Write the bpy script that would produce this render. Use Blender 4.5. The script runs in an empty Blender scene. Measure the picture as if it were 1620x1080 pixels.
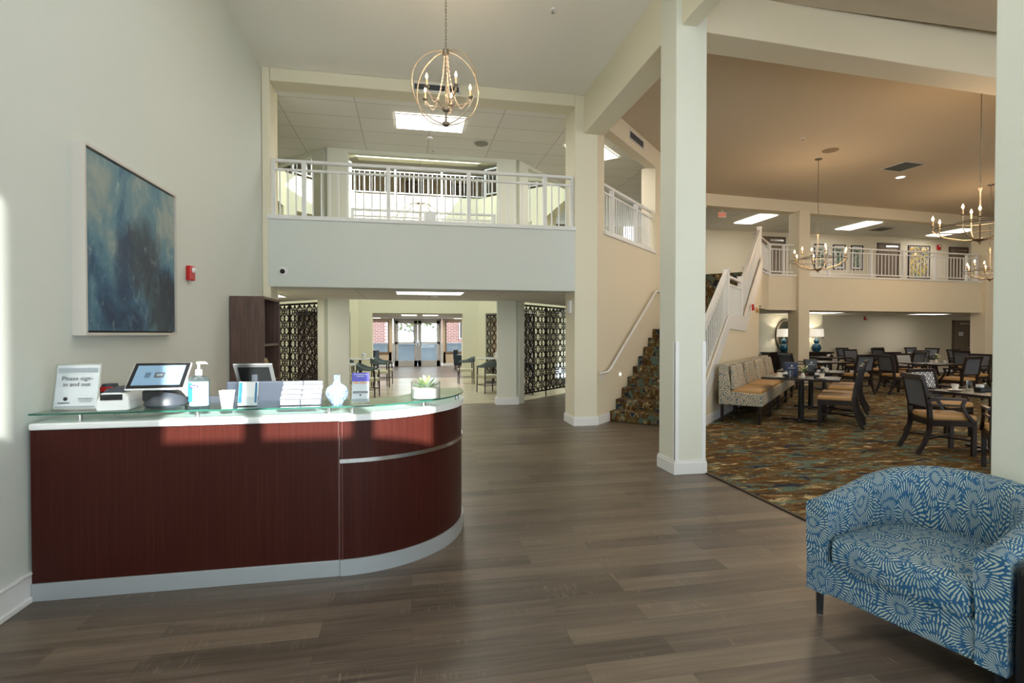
import bpy, bmesh, math, random
from mathutils import Vector, Matrix
from mathutils.geometry import tessellate_polygon
random.seed(7)
PI = math.pi
S = bpy.context.scene
COL = S.collection

# ------------------------------------------------------------------ camera, world, sun, exposure
cd = bpy.data.cameras.new('camera'); cam = bpy.data.objects.new('camera', cd); COL.objects.link(cam)
cd.sensor_width = 36; cd.lens = 828 / 1620 * 36; cd.clip_end = 200; cd.clip_start = .05
cam.location = (0, 0, 1.5)
cam.rotation_euler = (PI / 2 - math.atan(12 / 828), 0, -math.atan(160 / 828))
S.camera = cam
S.view_settings.view_transform = 'Standard'; S.view_settings.look = 'None'
S.view_settings.gamma = 1; S.view_settings.exposure = -0.1
w = bpy.data.worlds.new('world'); S.world = w; w.use_nodes = True
nt = w.node_tree; nt.nodes.clear()
bg = nt.nodes.new('ShaderNodeBackground'); wo = nt.nodes.new('ShaderNodeOutputWorld')
tc = nt.nodes.new('ShaderNodeTexCoord'); sp = nt.nodes.new('ShaderNodeSeparateXYZ'); rp = nt.nodes.new('ShaderNodeValToRGB')
rp.color_ramp.elements[0].position = .45; rp.color_ramp.elements[0].color = (.55, .62, .64, 1)
rp.color_ramp.elements[1].position = .55; rp.color_ramp.elements[1].color = (.86, .94, 1, 1)
mp = nt.nodes.new('ShaderNodeMath'); mp.operation = 'MULTIPLY_ADD'; mp.inputs[1].default_value = .5; mp.inputs[2].default_value = .5
nt.links.new(tc.outputs['Generated'], sp.inputs[0]); nt.links.new(sp.outputs['Z'], mp.inputs[0]); nt.links.new(mp.outputs[0], rp.inputs[0])
nt.links.new(rp.outputs[0], bg.inputs[0]); nt.links.new(bg.outputs[0], wo.inputs[0])
bg.inputs[1].default_value = 5.5
SUN = Vector((-.35, 1, -.5)).normalized()
sl = bpy.data.lights.new('sun', 'SUN'); sl.energy = 20.0; sl.angle = .009; sl.color = (1, .97, .92)
so = bpy.data.objects.new('sun', sl); COL.objects.link(so); so.location = (4, -20, 14)
so.rotation_euler = SUN.to_track_quat('-Z', 'Y').to_euler()

def portal(loc, rot, sx, sy):
    l = bpy.data.lights.new('window_portal', 'AREA'); l.shape = 'RECTANGLE'; l.size = sx; l.size_y = sy; l.cycles.is_portal = True
    o = bpy.data.objects.new('window_portal', l); COL.objects.link(o); o.location = loc; o.rotation_euler = rot
portal((.4, -1.95, 1.7), (-PI / 2, 0, PI), 4.4, 3.0)
portal((.4, -1.95, 4.05), (-PI / 2, 0, PI), 4.6, 1.05)
portal((10, -1.95, 1.9), (-PI / 2, 0, PI), 10, 2.6)
portal((.29, 14.5, 7.7), (0, 0, 0), 5.6, 5.6)

def point(loc, e, col=(1, .78, .52), r=.04, name='lamp_light'):
    l = bpy.data.lights.new(name, 'POINT'); l.energy = e; l.color = col; l.shadow_soft_size = r
    o = bpy.data.objects.new(name, l); COL.objects.link(o); o.location = loc; return o
def area(loc, sx, sy, e, col=(1, .95, .87), rot=(0, 0, 0)):
    l = bpy.data.lights.new('panel_or_fill_light', 'AREA'); l.shape = 'RECTANGLE'; l.size = sx; l.size_y = sy; l.energy = e; l.color = col
    o = bpy.data.objects.new('panel_or_fill_light', l); COL.objects.link(o); o.location = loc; o.rotation_euler = rot; return o

# ------------------------------------------------------------------ materials
MATS = {}
def srgb(r, g, b):
    f = lambda c: (c / 255 / 12.92) if c / 255 <= .04045 else ((c / 255 + .055) / 1.055) ** 2.4
    return (f(r), f(g), f(b), 1)
def mat(name, c, rough=.6, metal=0, noise=0, scale=8, bump=0, bscale=60, emit=None, es=1, spec=.5, coat=0):
    if name in MATS: return MATS[name]
    m = bpy.data.materials.new(name); m.use_nodes = True; MATS[name] = m
    n = m.node_tree; b = n.nodes['Principled BSDF']
    b.inputs['Base Color'].default_value = srgb(*c); b.inputs['Roughness'].default_value = rough; b.inputs['Metallic'].default_value = metal
    b.inputs['Specular IOR Level'].default_value = spec; b.inputs['Coat Weight'].default_value = coat
    t = n.nodes.new('ShaderNodeTexCoord')
    if noise:
        nz = n.nodes.new('ShaderNodeTexNoise'); nz.inputs['Scale'].default_value = scale; nz.inputs['Detail'].default_value = 5
        mx = n.nodes.new('ShaderNodeMix'); mx.data_type = 'RGBA'
        a = srgb(*c); mx.inputs[6].default_value = tuple(v * (1 - noise) for v in a[:3]) + (1,); mx.inputs[7].default_value = tuple(min(1, v * (1 + noise)) for v in a[:3]) + (1,)
        n.links.new(t.outputs['Object'], nz.inputs['Vector']); n.links.new(nz.outputs['Fac'], mx.inputs[0]); n.links.new(mx.outputs[2], b.inputs['Base Color'])
    if bump:
        bz = n.nodes.new('ShaderNodeTexNoise'); bz.inputs['Scale'].default_value = bscale; bz.inputs['Detail'].default_value = 4
        bp = n.nodes.new('ShaderNodeBump'); bp.inputs['Strength'].default_value = bump; bp.inputs['Distance'].default_value = .004
        n.links.new(t.outputs['Object'], bz.inputs['Vector']); n.links.new(bz.outputs['Fac'], bp.inputs['Height']); n.links.new(bp.outputs['Normal'], b.inputs['Normal'])
    if emit:
        b.inputs['Emission Color'].default_value = srgb(*emit); b.inputs['Emission Strength'].default_value = es
    return m
class G:  # tiny node-graph helper
    def __init__(s, name, rough=.6, metal=0, spec=.5):
        s.m = bpy.data.materials.new(name); MATS[name] = s.m; s.m.use_nodes = True; s.t = s.m.node_tree
        s.b = s.t.nodes['Principled BSDF']; s.b.inputs['Roughness'].default_value = rough; s.b.inputs['Metallic'].default_value = metal
        s.b.inputs['Specular IOR Level'].default_value = spec
        s.tc = s.t.nodes.new('ShaderNodeTexCoord')
    def n(s, t, **kw):
        o = s.t.nodes.new(t)
        for k, v in kw.items():
            if k.startswith('i_'):
                key = k[2:]; o.inputs[int(key) if key.isdigit() else key.replace('_', ' ')].default_value = v
            else: setattr(o, k, v)
        return o
    def l(s, a, b): s.t.links.new(a, b)
    def map(s, sc=(1, 1, 1), rot=(0, 0, 0), src='Object', loc=(0, 0, 0)):
        m = s.n('ShaderNodeMapping'); m.inputs['Scale'].default_value = sc; m.inputs['Rotation'].default_value = rot; m.inputs['Location'].default_value = loc
        s.l(s.tc.outputs[src], m.inputs[0]); return m.outputs[0]
    def noise(s, v, scale, detail=4, rough=.5, dist=0):
        o = s.n('ShaderNodeTexNoise'); o.inputs['Scale'].default_value = scale; o.inputs['Detail'].default_value = detail
        o.inputs['Roughness'].default_value = rough; o.inputs['Distortion'].default_value = dist; s.l(v, o.inputs['Vector']); return o
    def ramp(s, fac, stops, interp='LINEAR'):
        o = s.n('ShaderNodeValToRGB'); e = o.color_ramp; e.interpolation = interp
        while len(e.elements) < len(stops): e.elements.new(.5)
        for q, (p, c) in zip(e.elements, stops): q.position = p; q.color = srgb(*c) if max(c) > 1.01 else tuple(c) + (1,)
        s.l(fac, o.inputs[0]); return o.outputs[0]
    def mix(s, f, a, b, mode='MIX'):
        o = s.n('ShaderNodeMix', data_type='RGBA', blend_type=mode)
        for k, v in ((0, f), (6, a), (7, b)):
            if hasattr(v, 'is_linked') or hasattr(v, 'links'): s.l(v, o.inputs[k])
            else: o.inputs[k].default_value = v if k == 0 else (srgb(*v) if max(v) > 1.01 else tuple(v) + (1,))
        return o.outputs[2]
    def math(s, op, a, b=None, c=None):
        o = s.n('ShaderNodeMath', operation=op)
        for k, v in enumerate((a, b, c)):
            if v is None: continue
            if hasattr(v, 'links'): s.l(v, o.inputs[k])
            else: o.inputs[k].default_value = v
        return o.outputs[0]
    def base(s, c): s.l(c, s.b.inputs['Base Color']); return s
    def bump(s, h, st=.3, d=.004):
        o = s.n('ShaderNodeBump'); o.inputs['Strength'].default_value = st; o.inputs['Distance'].default_value = d; s.l(h, o.inputs['Height']); s.l(o.outputs[0], s.b.inputs['Normal'])

WALL = mat('cream_paint', (230, 225, 202), .62, bump=.2, bscale=90)
WALLG = mat('grey_white_paint', (214, 220, 214), .62, bump=.25, bscale=90)
COLM = mat('column_paint', (224, 226, 212), .6, bump=.2, bscale=90)
ATR = mat('atrium_cream_paint', (232, 226, 194), .62)
WALLW = mat('warm_cream_paint', (226, 216, 192), .62, bump=.2, bscale=90)
WALLT = mat('tan_paint', (206, 188, 158), .65)
TRIM = mat('white_trim_paint', (232, 233, 232), .35)
CEIL = mat('ceiling_paint', (242, 242, 234), .8)
CEILD = mat('dining_ceiling_paint', (204, 190, 168), .8)
SILV = mat('silver_laminate', (172, 178, 182), .38, .3)
WCTR = mat('white_laminate', (225, 228, 228), .3)
STEEL = mat('brushed_steel', (190, 190, 188), .25, 1)
BLACK = mat('black_plastic', (22, 23, 26), .35)
DGREY = mat('dark_grey_plastic', (60, 66, 74), .4)
WHITE = mat('white_plastic', (236, 238, 238), .35)
PAPER = mat('white_paper', (222, 224, 224), .7)
DWOOD = mat('espresso_wood', (34, 24, 22), .32, noise=.25, scale=20)
IRON = mat('bronze_metal', (52, 42, 36), .45, .6)
GOLD = mat('champagne_metal', (176, 160, 138), .35, .85)
SILVER_LEAF = mat('aged_silver_metal', (128, 122, 110), .4, .8)
LEATHER = mat('tan_vinyl', (186, 146, 94), .42)
RED = mat('alarm_red', (190, 24, 26), .35)
BRASS = mat('tan_metal', (206, 150, 90), .4)
INK = mat('grey_ink', (88, 92, 98), .7)
INKD = mat('dark_ink', (30, 34, 44), .7)
CHINA = mat('white_china', (236, 230, 220), .2)
BOXBLUE = mat('navy_card', (38, 52, 86), .45)
BLUE = mat('label_blue', (30, 110, 150), .5)
PURPLE = mat('violet_ink', (92, 88, 190), .5)
LEAF = mat('leaf_green', (96, 128, 70), .5, noise=.3, scale=30)
GREYFAB = mat('slate_fabric', (92, 96, 104), .8, bump=.3, bscale=300)
GREYSOFT = mat('grey_green_vinyl', (92, 104, 104), .5)
CREAMSEAT = mat('cream_vinyl', (205, 196, 165), .5)
DBLUE = mat('teal_leather', (24, 46, 56), .45)
GLAZE = mat('blue_ceramic', (26, 74, 96), .15, noise=.4, scale=14)
SHADE = mat('lamp_shade_fabric', (238, 238, 236), .8, emit=(255, 240, 215), es=.55)
LIGHTP = mat('lit_diffuser', (255, 255, 255), .5, emit=(255, 250, 240), es=4.5)
LIGHTB = mat('lit_bulb', (255, 240, 220), .4, emit=(255, 214, 160), es=16)
CANDLE = mat('candle_sleeve', (222, 190, 150), .5)
BEAD = mat('crystal_bead', (214, 190, 172), .15)
DOORM = mat('brown_door_paint', (128, 110, 92), .5)
DOORF = mat('taupe_frame_paint', (104, 88, 72), .5)
ASPH = mat('concrete', (200, 202, 204), .8, noise=.1, scale=3)

def glassmat(name, tint=(1, 1, 1), gloss=.08, rough=0.0):
    m = bpy.data.materials.new(name); m.use_nodes = True; n = m.node_tree; n.nodes.clear()
    o = n.nodes.new('ShaderNodeOutputMaterial'); t = n.nodes.new('ShaderNodeBsdfTransparent'); g = n.nodes.new('ShaderNodeBsdfGlossy'); x = n.nodes.new('ShaderNodeMixShader')
    lv = n.nodes.new('ShaderNodeLayerWeight'); lv.inputs['Blend'].default_value = .5
    pw = n.nodes.new('ShaderNodeMath'); pw.operation = 'POWER'; pw.inputs[1].default_value = 3.5; n.links.new(lv.outputs['Facing'], pw.inputs[0])
    lw = n.nodes.new('ShaderNodeMath'); lw.operation = 'MULTIPLY_ADD'; lw.inputs[1].default_value = .7; lw.inputs[2].default_value = gloss * .4; n.links.new(pw.outputs[0], lw.inputs[0])
    t.inputs[0].default_value = tuple(tint) + (1,); g.inputs['Roughness'].default_value = rough
    n.links.new(lw.outputs[0], x.inputs[0]); n.links.new(t.outputs[0], x.inputs[1]); n.links.new(g.outputs[0], x.inputs[2]); n.links.new(x.outputs[0], o.inputs[0])
    MATS[name] = m; return m
DGP = mat('grey_door_paint', (190, 188, 182), .5)
GLASS = glassmat('clear_glass', (.95, .97, .96), .12)
CTRG = glassmat('counter_glass', (.72, .86, .82), .25)
EDGEG = mat('green_glass_edge', (40, 92, 78), .15)
ACRY = glassmat('clear_acrylic', (.93, .95, .96), .12)
PGLASS = glassmat('window_glass', (.93, .96, .97), .1)
LIQ = glassmat('clear_gel', (.80, .90, .96), .15)

# vinyl plank floor, planks along X
g = G('dark_plank_floor', .42, spec=.45)
v = g.map((1, 1, 1))
br = g.n('ShaderNodeTexBrick', offset=.37, offset_frequency=2); br.inputs['Scale'].default_value = 1
br.inputs['Brick Width'].default_value = 1.22; br.inputs['Row Height'].default_value = .15; br.inputs['Mortar Size'].default_value = .0011
br.inputs['Color1'].default_value = (0, 0, 0, 1); br.inputs['Color2'].default_value = (1, 1, 1, 1); br.inputs['Mortar'].default_value = (.4, .4, .4, 1)
g.l(v, br.inputs['Vector'])
def plankvec(sc):
    a = g.n('ShaderNodeVectorMath', operation='MULTIPLY'); g.l(br.outputs['Color'], a.inputs[0]); a.inputs[1].default_value = (37, 53, 11)
    o = g.n('ShaderNodeVectorMath', operation='ADD'); g.l(g.map(sc), o.inputs[0]); g.l(a.outputs[0], o.inputs[1]); return o.outputs[0]
st = g.noise(plankvec((1.1, 30, 1)), 1.5, 6, .62, .5)
st2 = g.noise(plankvec((.7, 9, 1)), 1.4, 3, .5, .8)
saw = g.noise(plankvec((70, 5, 1)), 1.4, 2, .7); patch = g.noise(plankvec((2, 4, 1)), 1.2, 2)
c1 = g.ramp(st.outputs['Fac'], [(.30, (48, 39, 34)), (.43, (80, 68, 58)), (.55, (108, 95, 81)), (.72, (142, 128, 111))])
c1 = g.mix(.45, c1, g.ramp(st2.outputs['Fac'], [(.32, (60, 52, 46)), (.5, (98, 86, 76)), (.68, (138, 124, 106))]))
c2 = g.mix(.5, c1, g.ramp(br.outputs['Color'], [(0, (66, 57, 51)), (.5, (96, 84, 74)), (1, (130, 116, 100))]))
sawm = g.math('MULTIPLY', g.ramp(saw.outputs['Fac'], [(.55, (0., 0., 0.)), (.7, (.5, .5, .5))]), g.ramp(patch.outputs['Fac'], [(.52, (0., 0., 0.)), (.62, (1., 1., 1.))]))
c3 = g.mix(sawm, c2, (148, 134, 118))
g.base(g.mix(g.math('MULTIPLY', br.outputs['Fac'], .6), c3, (40, 34, 30))); g.bump(st.outputs['Fac'], .1, .002)
g.l(g.ramp(st.outputs['Fac'], [(.3, (.30, .30, .30)), (.8, (.46, .46, .46))]), g.b.inputs['Roughness'])
PLANK = g.m
g = G('pale_tile_floor', .25)
br = g.n('ShaderNodeTexBrick', offset=.5); br.inputs['Scale'].default_value = 1; br.inputs['Brick Width'].default_value = .9; br.inputs['Row Height'].default_value = .3; br.inputs['Mortar Size'].default_value = .004
br.inputs['Color1'].default_value = srgb(190, 172, 140); br.inputs['Color2'].default_value = srgb(206, 190, 160); br.inputs['Mortar'].default_value = srgb(150, 142, 126)
g.l(g.map(), br.inputs['Vector']); nz = g.noise(g.map((1, 4, 1)), 3)
g.base(g.mix(.25, br.outputs['Color'], g.ramp(nz.outputs['Fac'], [(.3, (160, 150, 130)), (.7, (214, 206, 190))]))); TILE = g.m
g = G('ceiling_tile', .85)
br = g.n('ShaderNodeTexBrick', offset=0); br.inputs['Scale'].default_value = 1; br.inputs['Brick Width'].default_value = 1.2; br.inputs['Row Height'].default_value = .6; br.inputs['Mortar Size'].default_value = .007
br.inputs['Color1'].default_value = srgb(238, 237, 228); br.inputs['Color2'].default_value = srgb(233, 232, 223); br.inputs['Mortar'].default_value = srgb(190, 188, 178)
g.l(g.map(loc=(-.34, -.3, 0)), br.inputs['Vector']); g.base(br.outputs['Color']); CTILE = g.m

def carpet(name, sx, sy, sz, k=1.0):
    g = G(name, .95, spec=.1)
    v = g.map((sx, sy, sz))
    a = g.noise(v, 1.9 * k, 5, .65, 1.2); b_ = g.noise(g.map((sx, sy, sz), loc=(5, 3, 1)), 1.3 * k, 4, .6, 1.0)
    c_ = g.noise(g.map((sx, sy, sz), loc=(9, 7, 2)), 1.6 * k, 4, .6, .8); fine = g.noise(g.map((sx * 2, sy * 2, sz * 2)), 9 * k, 3, .7)
    base = g.ramp(a.outputs['Fac'], [(.3, (50, 38, 26)), (.42, (92, 68, 38)), (.5, (114, 84, 44)), (.545, (92, 86, 56)), (.59, (168, 144, 102)), (.66, (222, 202, 160))])
    teal = g.mix(g.ramp(b_.outputs['Fac'], [(.53, (0., 0., 0.)), (.58, (.85, .85, .85))]), base, (98, 124, 114))
    navy = g.mix(g.ramp(c_.outputs['Fac'], [(.585, (0., 0., 0.)), (.62, (.95, .95, .95))]), teal, (36, 50, 70))
    rust = g.mix(g.ramp(c_.outputs['Fac'], [(.33, (.6, .6, .6)), (.40, (0., 0., 0.))]), navy, (134, 72, 34))
    g.base(g.mix(g.ramp(fine.outputs['Fac'], [(.35, (.45, .45, .45)), (.6, (0., 0., 0.))]), rust, (48, 36, 26)))
    g.bump(fine.outputs['Fac'], .5, .004); return g.m
CARPET = carpet('dining_carpet', 1.0, 2.7, 1, 1.9)
SCARPET = carpet('stair_carpet', 2.2, 2.2, 1.6, 2.4)

g = G('mahogany_laminate', .32, spec=.14)
nz = g.noise(g.map((60, 60, .8)), 1.5, 5, .7); n2 = g.noise(g.map((1, 1, 1)), 2, 2)
g.base(g.ramp(nz.outputs['Fac'], [(.3, (52, 23, 18)), (.5, (60, 26, 21)), (.7, (72, 34, 27))])); MAHO = g.m
g = G('walnut_laminate', .45)
nz = g.noise(g.map((30, 30, 1.2)), 1.6, 6, .7, .3)
g.base(g.ramp(nz.outputs['Fac'], [(.3, (58, 42, 38)), (.5, (88, 66, 58)), (.72, (112, 88, 78))])); WALNUT = g.m

g = G('abstract_canvas', .6)
v = g.map((1, 1, 1)); n1 = g.noise(v, 2.2, 5, .55, .5); n2 = g.noise(g.map((1, 2.2, 1.2), loc=(3.3, 1.7, 4.1)), 3.0, 6, .66, .8); n3 = g.noise(g.map((1, 1, .45), (.5, 0, 0), loc=(1, 2, 3)), 11, 7, .8, 1.0)
n4 = g.noise(g.map((1, 3, .8), (-.6, 0, 0), loc=(7, 2, 8)), 6, 6, .8, .6)
sz = g.n('ShaderNodeSeparateXYZ'); g.l(g.tc.outputs['Object'], sz.inputs[0])
f1 = g.math('ADD', g.math('MULTIPLY_ADD', sz.outputs['Z'], .16, 0), n1.outputs['Fac'])
b1 = g.ramp(f1, [(.30, (34, 60, 88)), (.42, (56, 96, 124)), (.52, (92, 132, 148)), (.6, (112, 142, 150)), (.7, (150, 160, 154))])
def blob(cy, cz, ry, rz, k):
    a = g.math('POWER', g.math('DIVIDE', g.math('ADD', sz.outputs['Y'], -cy), ry), 2); b = g.math('POWER', g.math('DIVIDE', g.math('ADD', sz.outputs['Z'], -cz), rz), 2)
    d = g.math('ADD', g.math('ADD', a, b), g.math('MULTIPLY_ADD', n2.outputs['Fac'], 3.2, -1.6)); m_ = g.math('MULTIPLY', g.math('SUBTRACT', 1.5, d), k); m_ = g.n('ShaderNodeClamp') if False else m_
    return g.math('MAXIMUM', g.math('MINIMUM', m_, .85), 0)
b2 = g.mix(blob(.12, -.02, .28, .3, .8), b1, (58, 64, 74)); b2 = g.mix(blob(.45, -.4, .28, .3, .8), b2, (46, 52, 60)); b2 = g.mix(blob(-.2, -.12, .12, .3, .7), b2, (40, 62, 92))
b3 = g.mix(g.ramp(n3.outputs['Fac'], [(.56, (0., 0., 0.)), (.68, (.55, .55, .55))]), b2, (176, 188, 180))
g.base(g.mix(g.ramp(n4.outputs['Fac'], [(.6, (0., 0., 0.)), (.7, (.5, .5, .5))]), b3, (52, 70, 84))); g.bump(n3.outputs['Fac'], .3); CANVAS = g.m

def petalmat(name, dark, light, scale, rays, src='UV', thr=.50, kr=4.8):
    g = G(name, .85, spec=.2)
    v = g.map((1, 1, 1), src=src)
    d = g.noise(v, 11, 3, .6); d2 = g.noise(v, 34, 2)
    vo = g.n('ShaderNodeTexVoronoi', feature='F1'); vo.voronoi_dimensions = '2D' if src == 'UV' else '3D'; vo.inputs['Scale'].default_value = scale; g.l(v, vo.inputs['Vector'])
    df = g.n('ShaderNodeVectorMath', operation='SUBTRACT'); g.l(v, df.inputs[0]); g.l(vo.outputs['Position'], df.inputs[1])
    s = g.n('ShaderNodeSeparateXYZ'); g.l(df.outputs[0], s.inputs[0])
    ang = g.math('ARCTAN2', s.outputs['Y'], s.outputs['X'])
    ring = g.math('ADD', g.math('MULTIPLY', vo.outputs['Distance'], kr), g.math('MULTIPLY_ADD', d.outputs['Fac'], 3.2, -1.1))
    fl = g.math('FLOOR', ring); fr = g.math('FRACT', ring)
    nray = g.math('MULTIPLY_ADD', fl, 11, rays)
    w1 = g.math('MULTIPLY_ADD', d.outputs['Fac'], 9, -4.5); w2 = g.math('MULTIPLY_ADD', d2.outputs['Fac'], 3.4, -1.7)
    a = g.math('SINE', g.math('ADD', g.math('ADD', g.math('MULTIPLY', ang, nray), g.math('MULTIPLY', fl, 2.1)), g.math('ADD', w1, w2)))
    b_ = g.math('POWER', g.math('SINE', g.math('MULTIPLY', fr, PI)), .6)
    e = g.math('MULTIPLY', g.math('MULTIPLY_ADD', a, .5, .5), g.math('MULTIPLY_ADD', b_, .8, .2))
    big = g.noise(v, 3, 2)
    col = g.mix(g.ramp(e, [(thr, (0., 0., 0.)), (thr + .12, (1., 1., 1.))]), dark, light)
    g.base(g.mix(g.ramp(big.outputs['Fac'], [(.4, (0., 0., 0.)), (.7, (.25, .25, .25))]), col, dark))
    fz = g.noise(v, 250, 2); g.bump(fz.outputs['Fac'], .25, .002)
    return g.m
BLUEFAB = petalmat('blue_petal_fabric', (44, 94, 132), (178, 190, 178), 5.0, 18, thr=.46)
BENCHFAB = petalmat('cream_leaf_fabric', (84, 112, 126), (226, 208, 176), 5.5, 5, thr=.24, kr=2.6)
g = G('blue_lattice_fabric', .8)
v = g.map((1, 1, 1), (0, 0, PI / 4), src='UV')
s = g.n('ShaderNodeSeparateXYZ'); g.l(v, s.inputs[0])
fx = g.math('ABSOLUTE', g.math('SINE', g.math('MULTIPLY', s.outputs['X'], 44))); fy = g.math('ABSOLUTE', g.math('SINE', g.math('MULTIPLY', s.outputs['Y'], 44)))
mn = g.math('MINIMUM', fx, fy)
g.base(g.ramp(mn, [(.28, (222, 222, 216)), (.36, (44, 62, 86)), (.8, (44, 62, 86)), (.88, (200, 204, 204))])); LATTICE = g.m
g = G('vase_craquelure', .15)
vo = g.n('ShaderNodeTexVoronoi', feature='DISTANCE_TO_EDGE'); vo.inputs['Scale'].default_value = 55; g.l(g.map(), vo.inputs['Vector'])
g.base(g.ramp(vo.outputs['Distance'], [(.03, (84, 112, 150)), (.14, (164, 184, 204))])); CRAQ = g.m
g = G('red_brick_wall', .85)
br = g.n('ShaderNodeTexBrick'); br.inputs['Scale'].default_value = 1; br.inputs['Brick Width'].default_value = .3; br.inputs['Row Height'].default_value = .1; br.inputs['Mortar Size'].default_value = .014
br.inputs['Color1'].default_value = srgb(158, 104, 102); br.inputs['Color2'].default_value = srgb(176, 122, 118); br.inputs['Mortar'].default_value = srgb(214, 196, 190)
g.l(g.map(rot=(PI / 2, 0, 0)), br.inputs['Vector']); g.base(br.outputs['Color']); BRICK = g.m
g = G('marbled_white', .35)
nz = g.noise(g.map(), 22, 4, .6, 2.5); g.base(g.ramp(nz.outputs['Fac'], [(.42, (226, 224, 222)), (.47, (120, 112, 110)), (.5, (228, 226, 224))])); MARBLE = g.m
def artmat(name, cols, scale):
    g = G(name, .6); nz = g.noise(g.map(), scale, 2, .4, .6)
    g.base(g.ramp(nz.outputs['Fac'], [(.3 + .4 * i / (len(cols) - 1), c) for i, c in enumerate(cols)], 'CONSTANT')); return g.m
ARTY = artmat('collage_print', [(120, 140, 110), (214, 186, 92), (70, 90, 120), (200, 160, 84), (232, 224, 190), (90, 120, 84)], 5)
ARTG = artmat('green_print', [(60, 84, 78), (150, 160, 140), (84, 120, 104), (200, 196, 176)], 6)

# ------------------------------------------------------------------ mesh helpers
class MB:
    def __init__(s): s.v = []; s.f = []; s.uv = {}; s.T = Matrix.Identity(4)
    def add(s, vs, fs):
        k = len(s.v); s.v += [tuple(s.T @ Vector(p)) for p in vs]; s.f += [tuple(i + k for i in f) for f in fs]; return s
    def box(s, x0, x1, y0, y1, z0, z1):
        return s.add([(x0, y0, z0), (x1, y0, z0), (x1, y1, z0), (x0, y1, z0), (x0, y0, z1), (x1, y0, z1), (x1, y1, z1), (x0, y1, z1)],
                     [(3, 2, 1, 0), (4, 5, 6, 7), (0, 1, 5, 4), (1, 2, 6, 5), (2, 3, 7, 6), (3, 0, 4, 7)])
    def bar(s, p, q, w, h=None, up=(0, 0, 1)):
        h = h or w; p = Vector(p); q = Vector(q); d = (q - p).normalized(); u = Vector(up)
        if abs(d.dot(u)) > .98: u = Vector((1, 0, 0))
        a = d.cross(u).normalized(); b = a.cross(d)
        vs = [c + a * i * w / 2 + b * j * h / 2 for c in (p, q) for i, j in ((-1, -1), (1, -1), (1, 1), (-1, 1))]
        return s.add(vs, [(3, 2, 1, 0), (4, 5, 6, 7), (0, 1, 5, 4), (1, 2, 6, 5), (2, 3, 7, 6), (3, 0, 4, 7)])
    def sweep(s, pts, w, h, side):
        side = Vector(side).normalized(); pts = [Vector(p) for p in pts]; vs = []; n = len(pts)
        for i, p in enumerate(pts):
            d = (pts[min(i + 1, n - 1)] - pts[max(i - 1, 0)]).normalized(); b = side.cross(d).normalized()
            ww = w[i] if isinstance(w, (list, tuple)) else w; hh = h[i] if isinstance(h, (list, tuple)) else h
            vs += [p + side * x * ww / 2 + b * y * hh / 2 for x, y in ((-1, -1), (1, -1), (1, 1), (-1, 1))]
        fs = [(3, 2, 1, 0), tuple(4 * (n - 1) + k for k in range(4))]
        for i in range(n - 1):
            for k in range(4): a = 4 * i + k; b = 4 * i + (k + 1) % 4; fs.append((a, b, b + 4, a + 4))
        return s.add(vs, fs)
    def tube(s, pts, r, n=8, closed=False):
        pts = [Vector(p) for p in pts]; m = len(pts); vs = []; prev = None
        for i, p in enumerate(pts):
            d = (pts[(i + 1) % m] - pts[i - 1]) if closed else (pts[min(i + 1, m - 1)] - pts[max(i - 1, 0)])
            d.normalize()
            if prev is None: prev = d.cross(Vector((0, 0, 1)) if abs(d.z) < .9 else Vector((1, 0, 0))).normalized()
            a = (prev - d * prev.dot(d)).normalized(); prev = a; b = d.cross(a)
            rr = r[i] if isinstance(r, (list, tuple)) else r
            vs += [p + (a * math.cos(2 * PI * k / n) + b * math.sin(2 * PI * k / n)) * rr for k in range(n)]
        fs = []
        for i in range(m if closed else m - 1):
            j = (i + 1) % m
            for k in range(n): k2 = (k + 1) % n; fs.append((i * n + k, i * n + k2, j * n + k2, j * n + k))
        if not closed: fs += [tuple(range(n))[::-1], tuple((m - 1) * n + k for k in range(n))]
        return s.add(vs, fs)
    def cyl(s, p, q, r, n=16, r2=None): return s.tube([p, q], [r, r if r2 is None else r2], n)
    def lathe(s, prof, c=(0, 0, 0), n=24, caps=True):
        c = Vector(c); vs = []; m = len(prof)
        for r, z in prof: vs += [c + Vector((r * math.cos(2 * PI * k / n), r * math.sin(2 * PI * k / n), z)) for k in range(n)]
        fs = []
        for i in range(m - 1):
            for k in range(n): k2 = (k + 1) % n; fs.append((i * n + k, i * n + k2, (i + 1) * n + k2, (i + 1) * n + k))
        if caps: fs += [tuple(range(n))[::-1], tuple((m - 1) * n + k for k in range(n))]
        return s.add(vs, fs)
    def ball(s, c, r, n=10, sz=1):
        pr = [(max(1e-4, r * math.sin(PI * i / n)), -r * sz * math.cos(PI * i / n)) for i in range(n + 1)]
        return s.lathe(pr, c, n, False)
    def prism(s, poly, z0, z1, holes=()):
        loops = [[Vector((x, y, 0)) for x, y in poly]] + [[Vector((x, y, 0)) for x, y in h] for h in holes]
        flat = [p for l in loops for p in l]; n = len(flat)
        tri = tessellate_polygon(loops)
        vs = [(p.x, p.y, z0) for p in flat] + [(p.x, p.y, z1) for p in flat]
        fs = [t for t in tri] + [tuple(i + n for i in t)[::-1] for t in tri]
        k = 0
        for l in loops:
            m = len(l)
            for i in range(m): a = k + i; b = k + (i + 1) % m; fs.append((a, b, b + n, a + n))
            k += m
        return s.add(vs, fs)
    def vprism(s, pts, y0, y1):  # polygon in x,z extruded along y
        loops = [[Vector((x, z, 0)) for x, z in pts]]; n = len(pts); tri = tessellate_polygon(loops)
        vs = [(x, y0, z) for x, z in pts] + [(x, y1, z) for x, z in pts]
        fs = [t for t in tri] + [tuple(i + n for i in t)[::-1] for t in tri] + [(i, (i + 1) % n, (i + 1) % n + n, i + n) for i in range(n)]
        return s.add(vs, fs)
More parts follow.
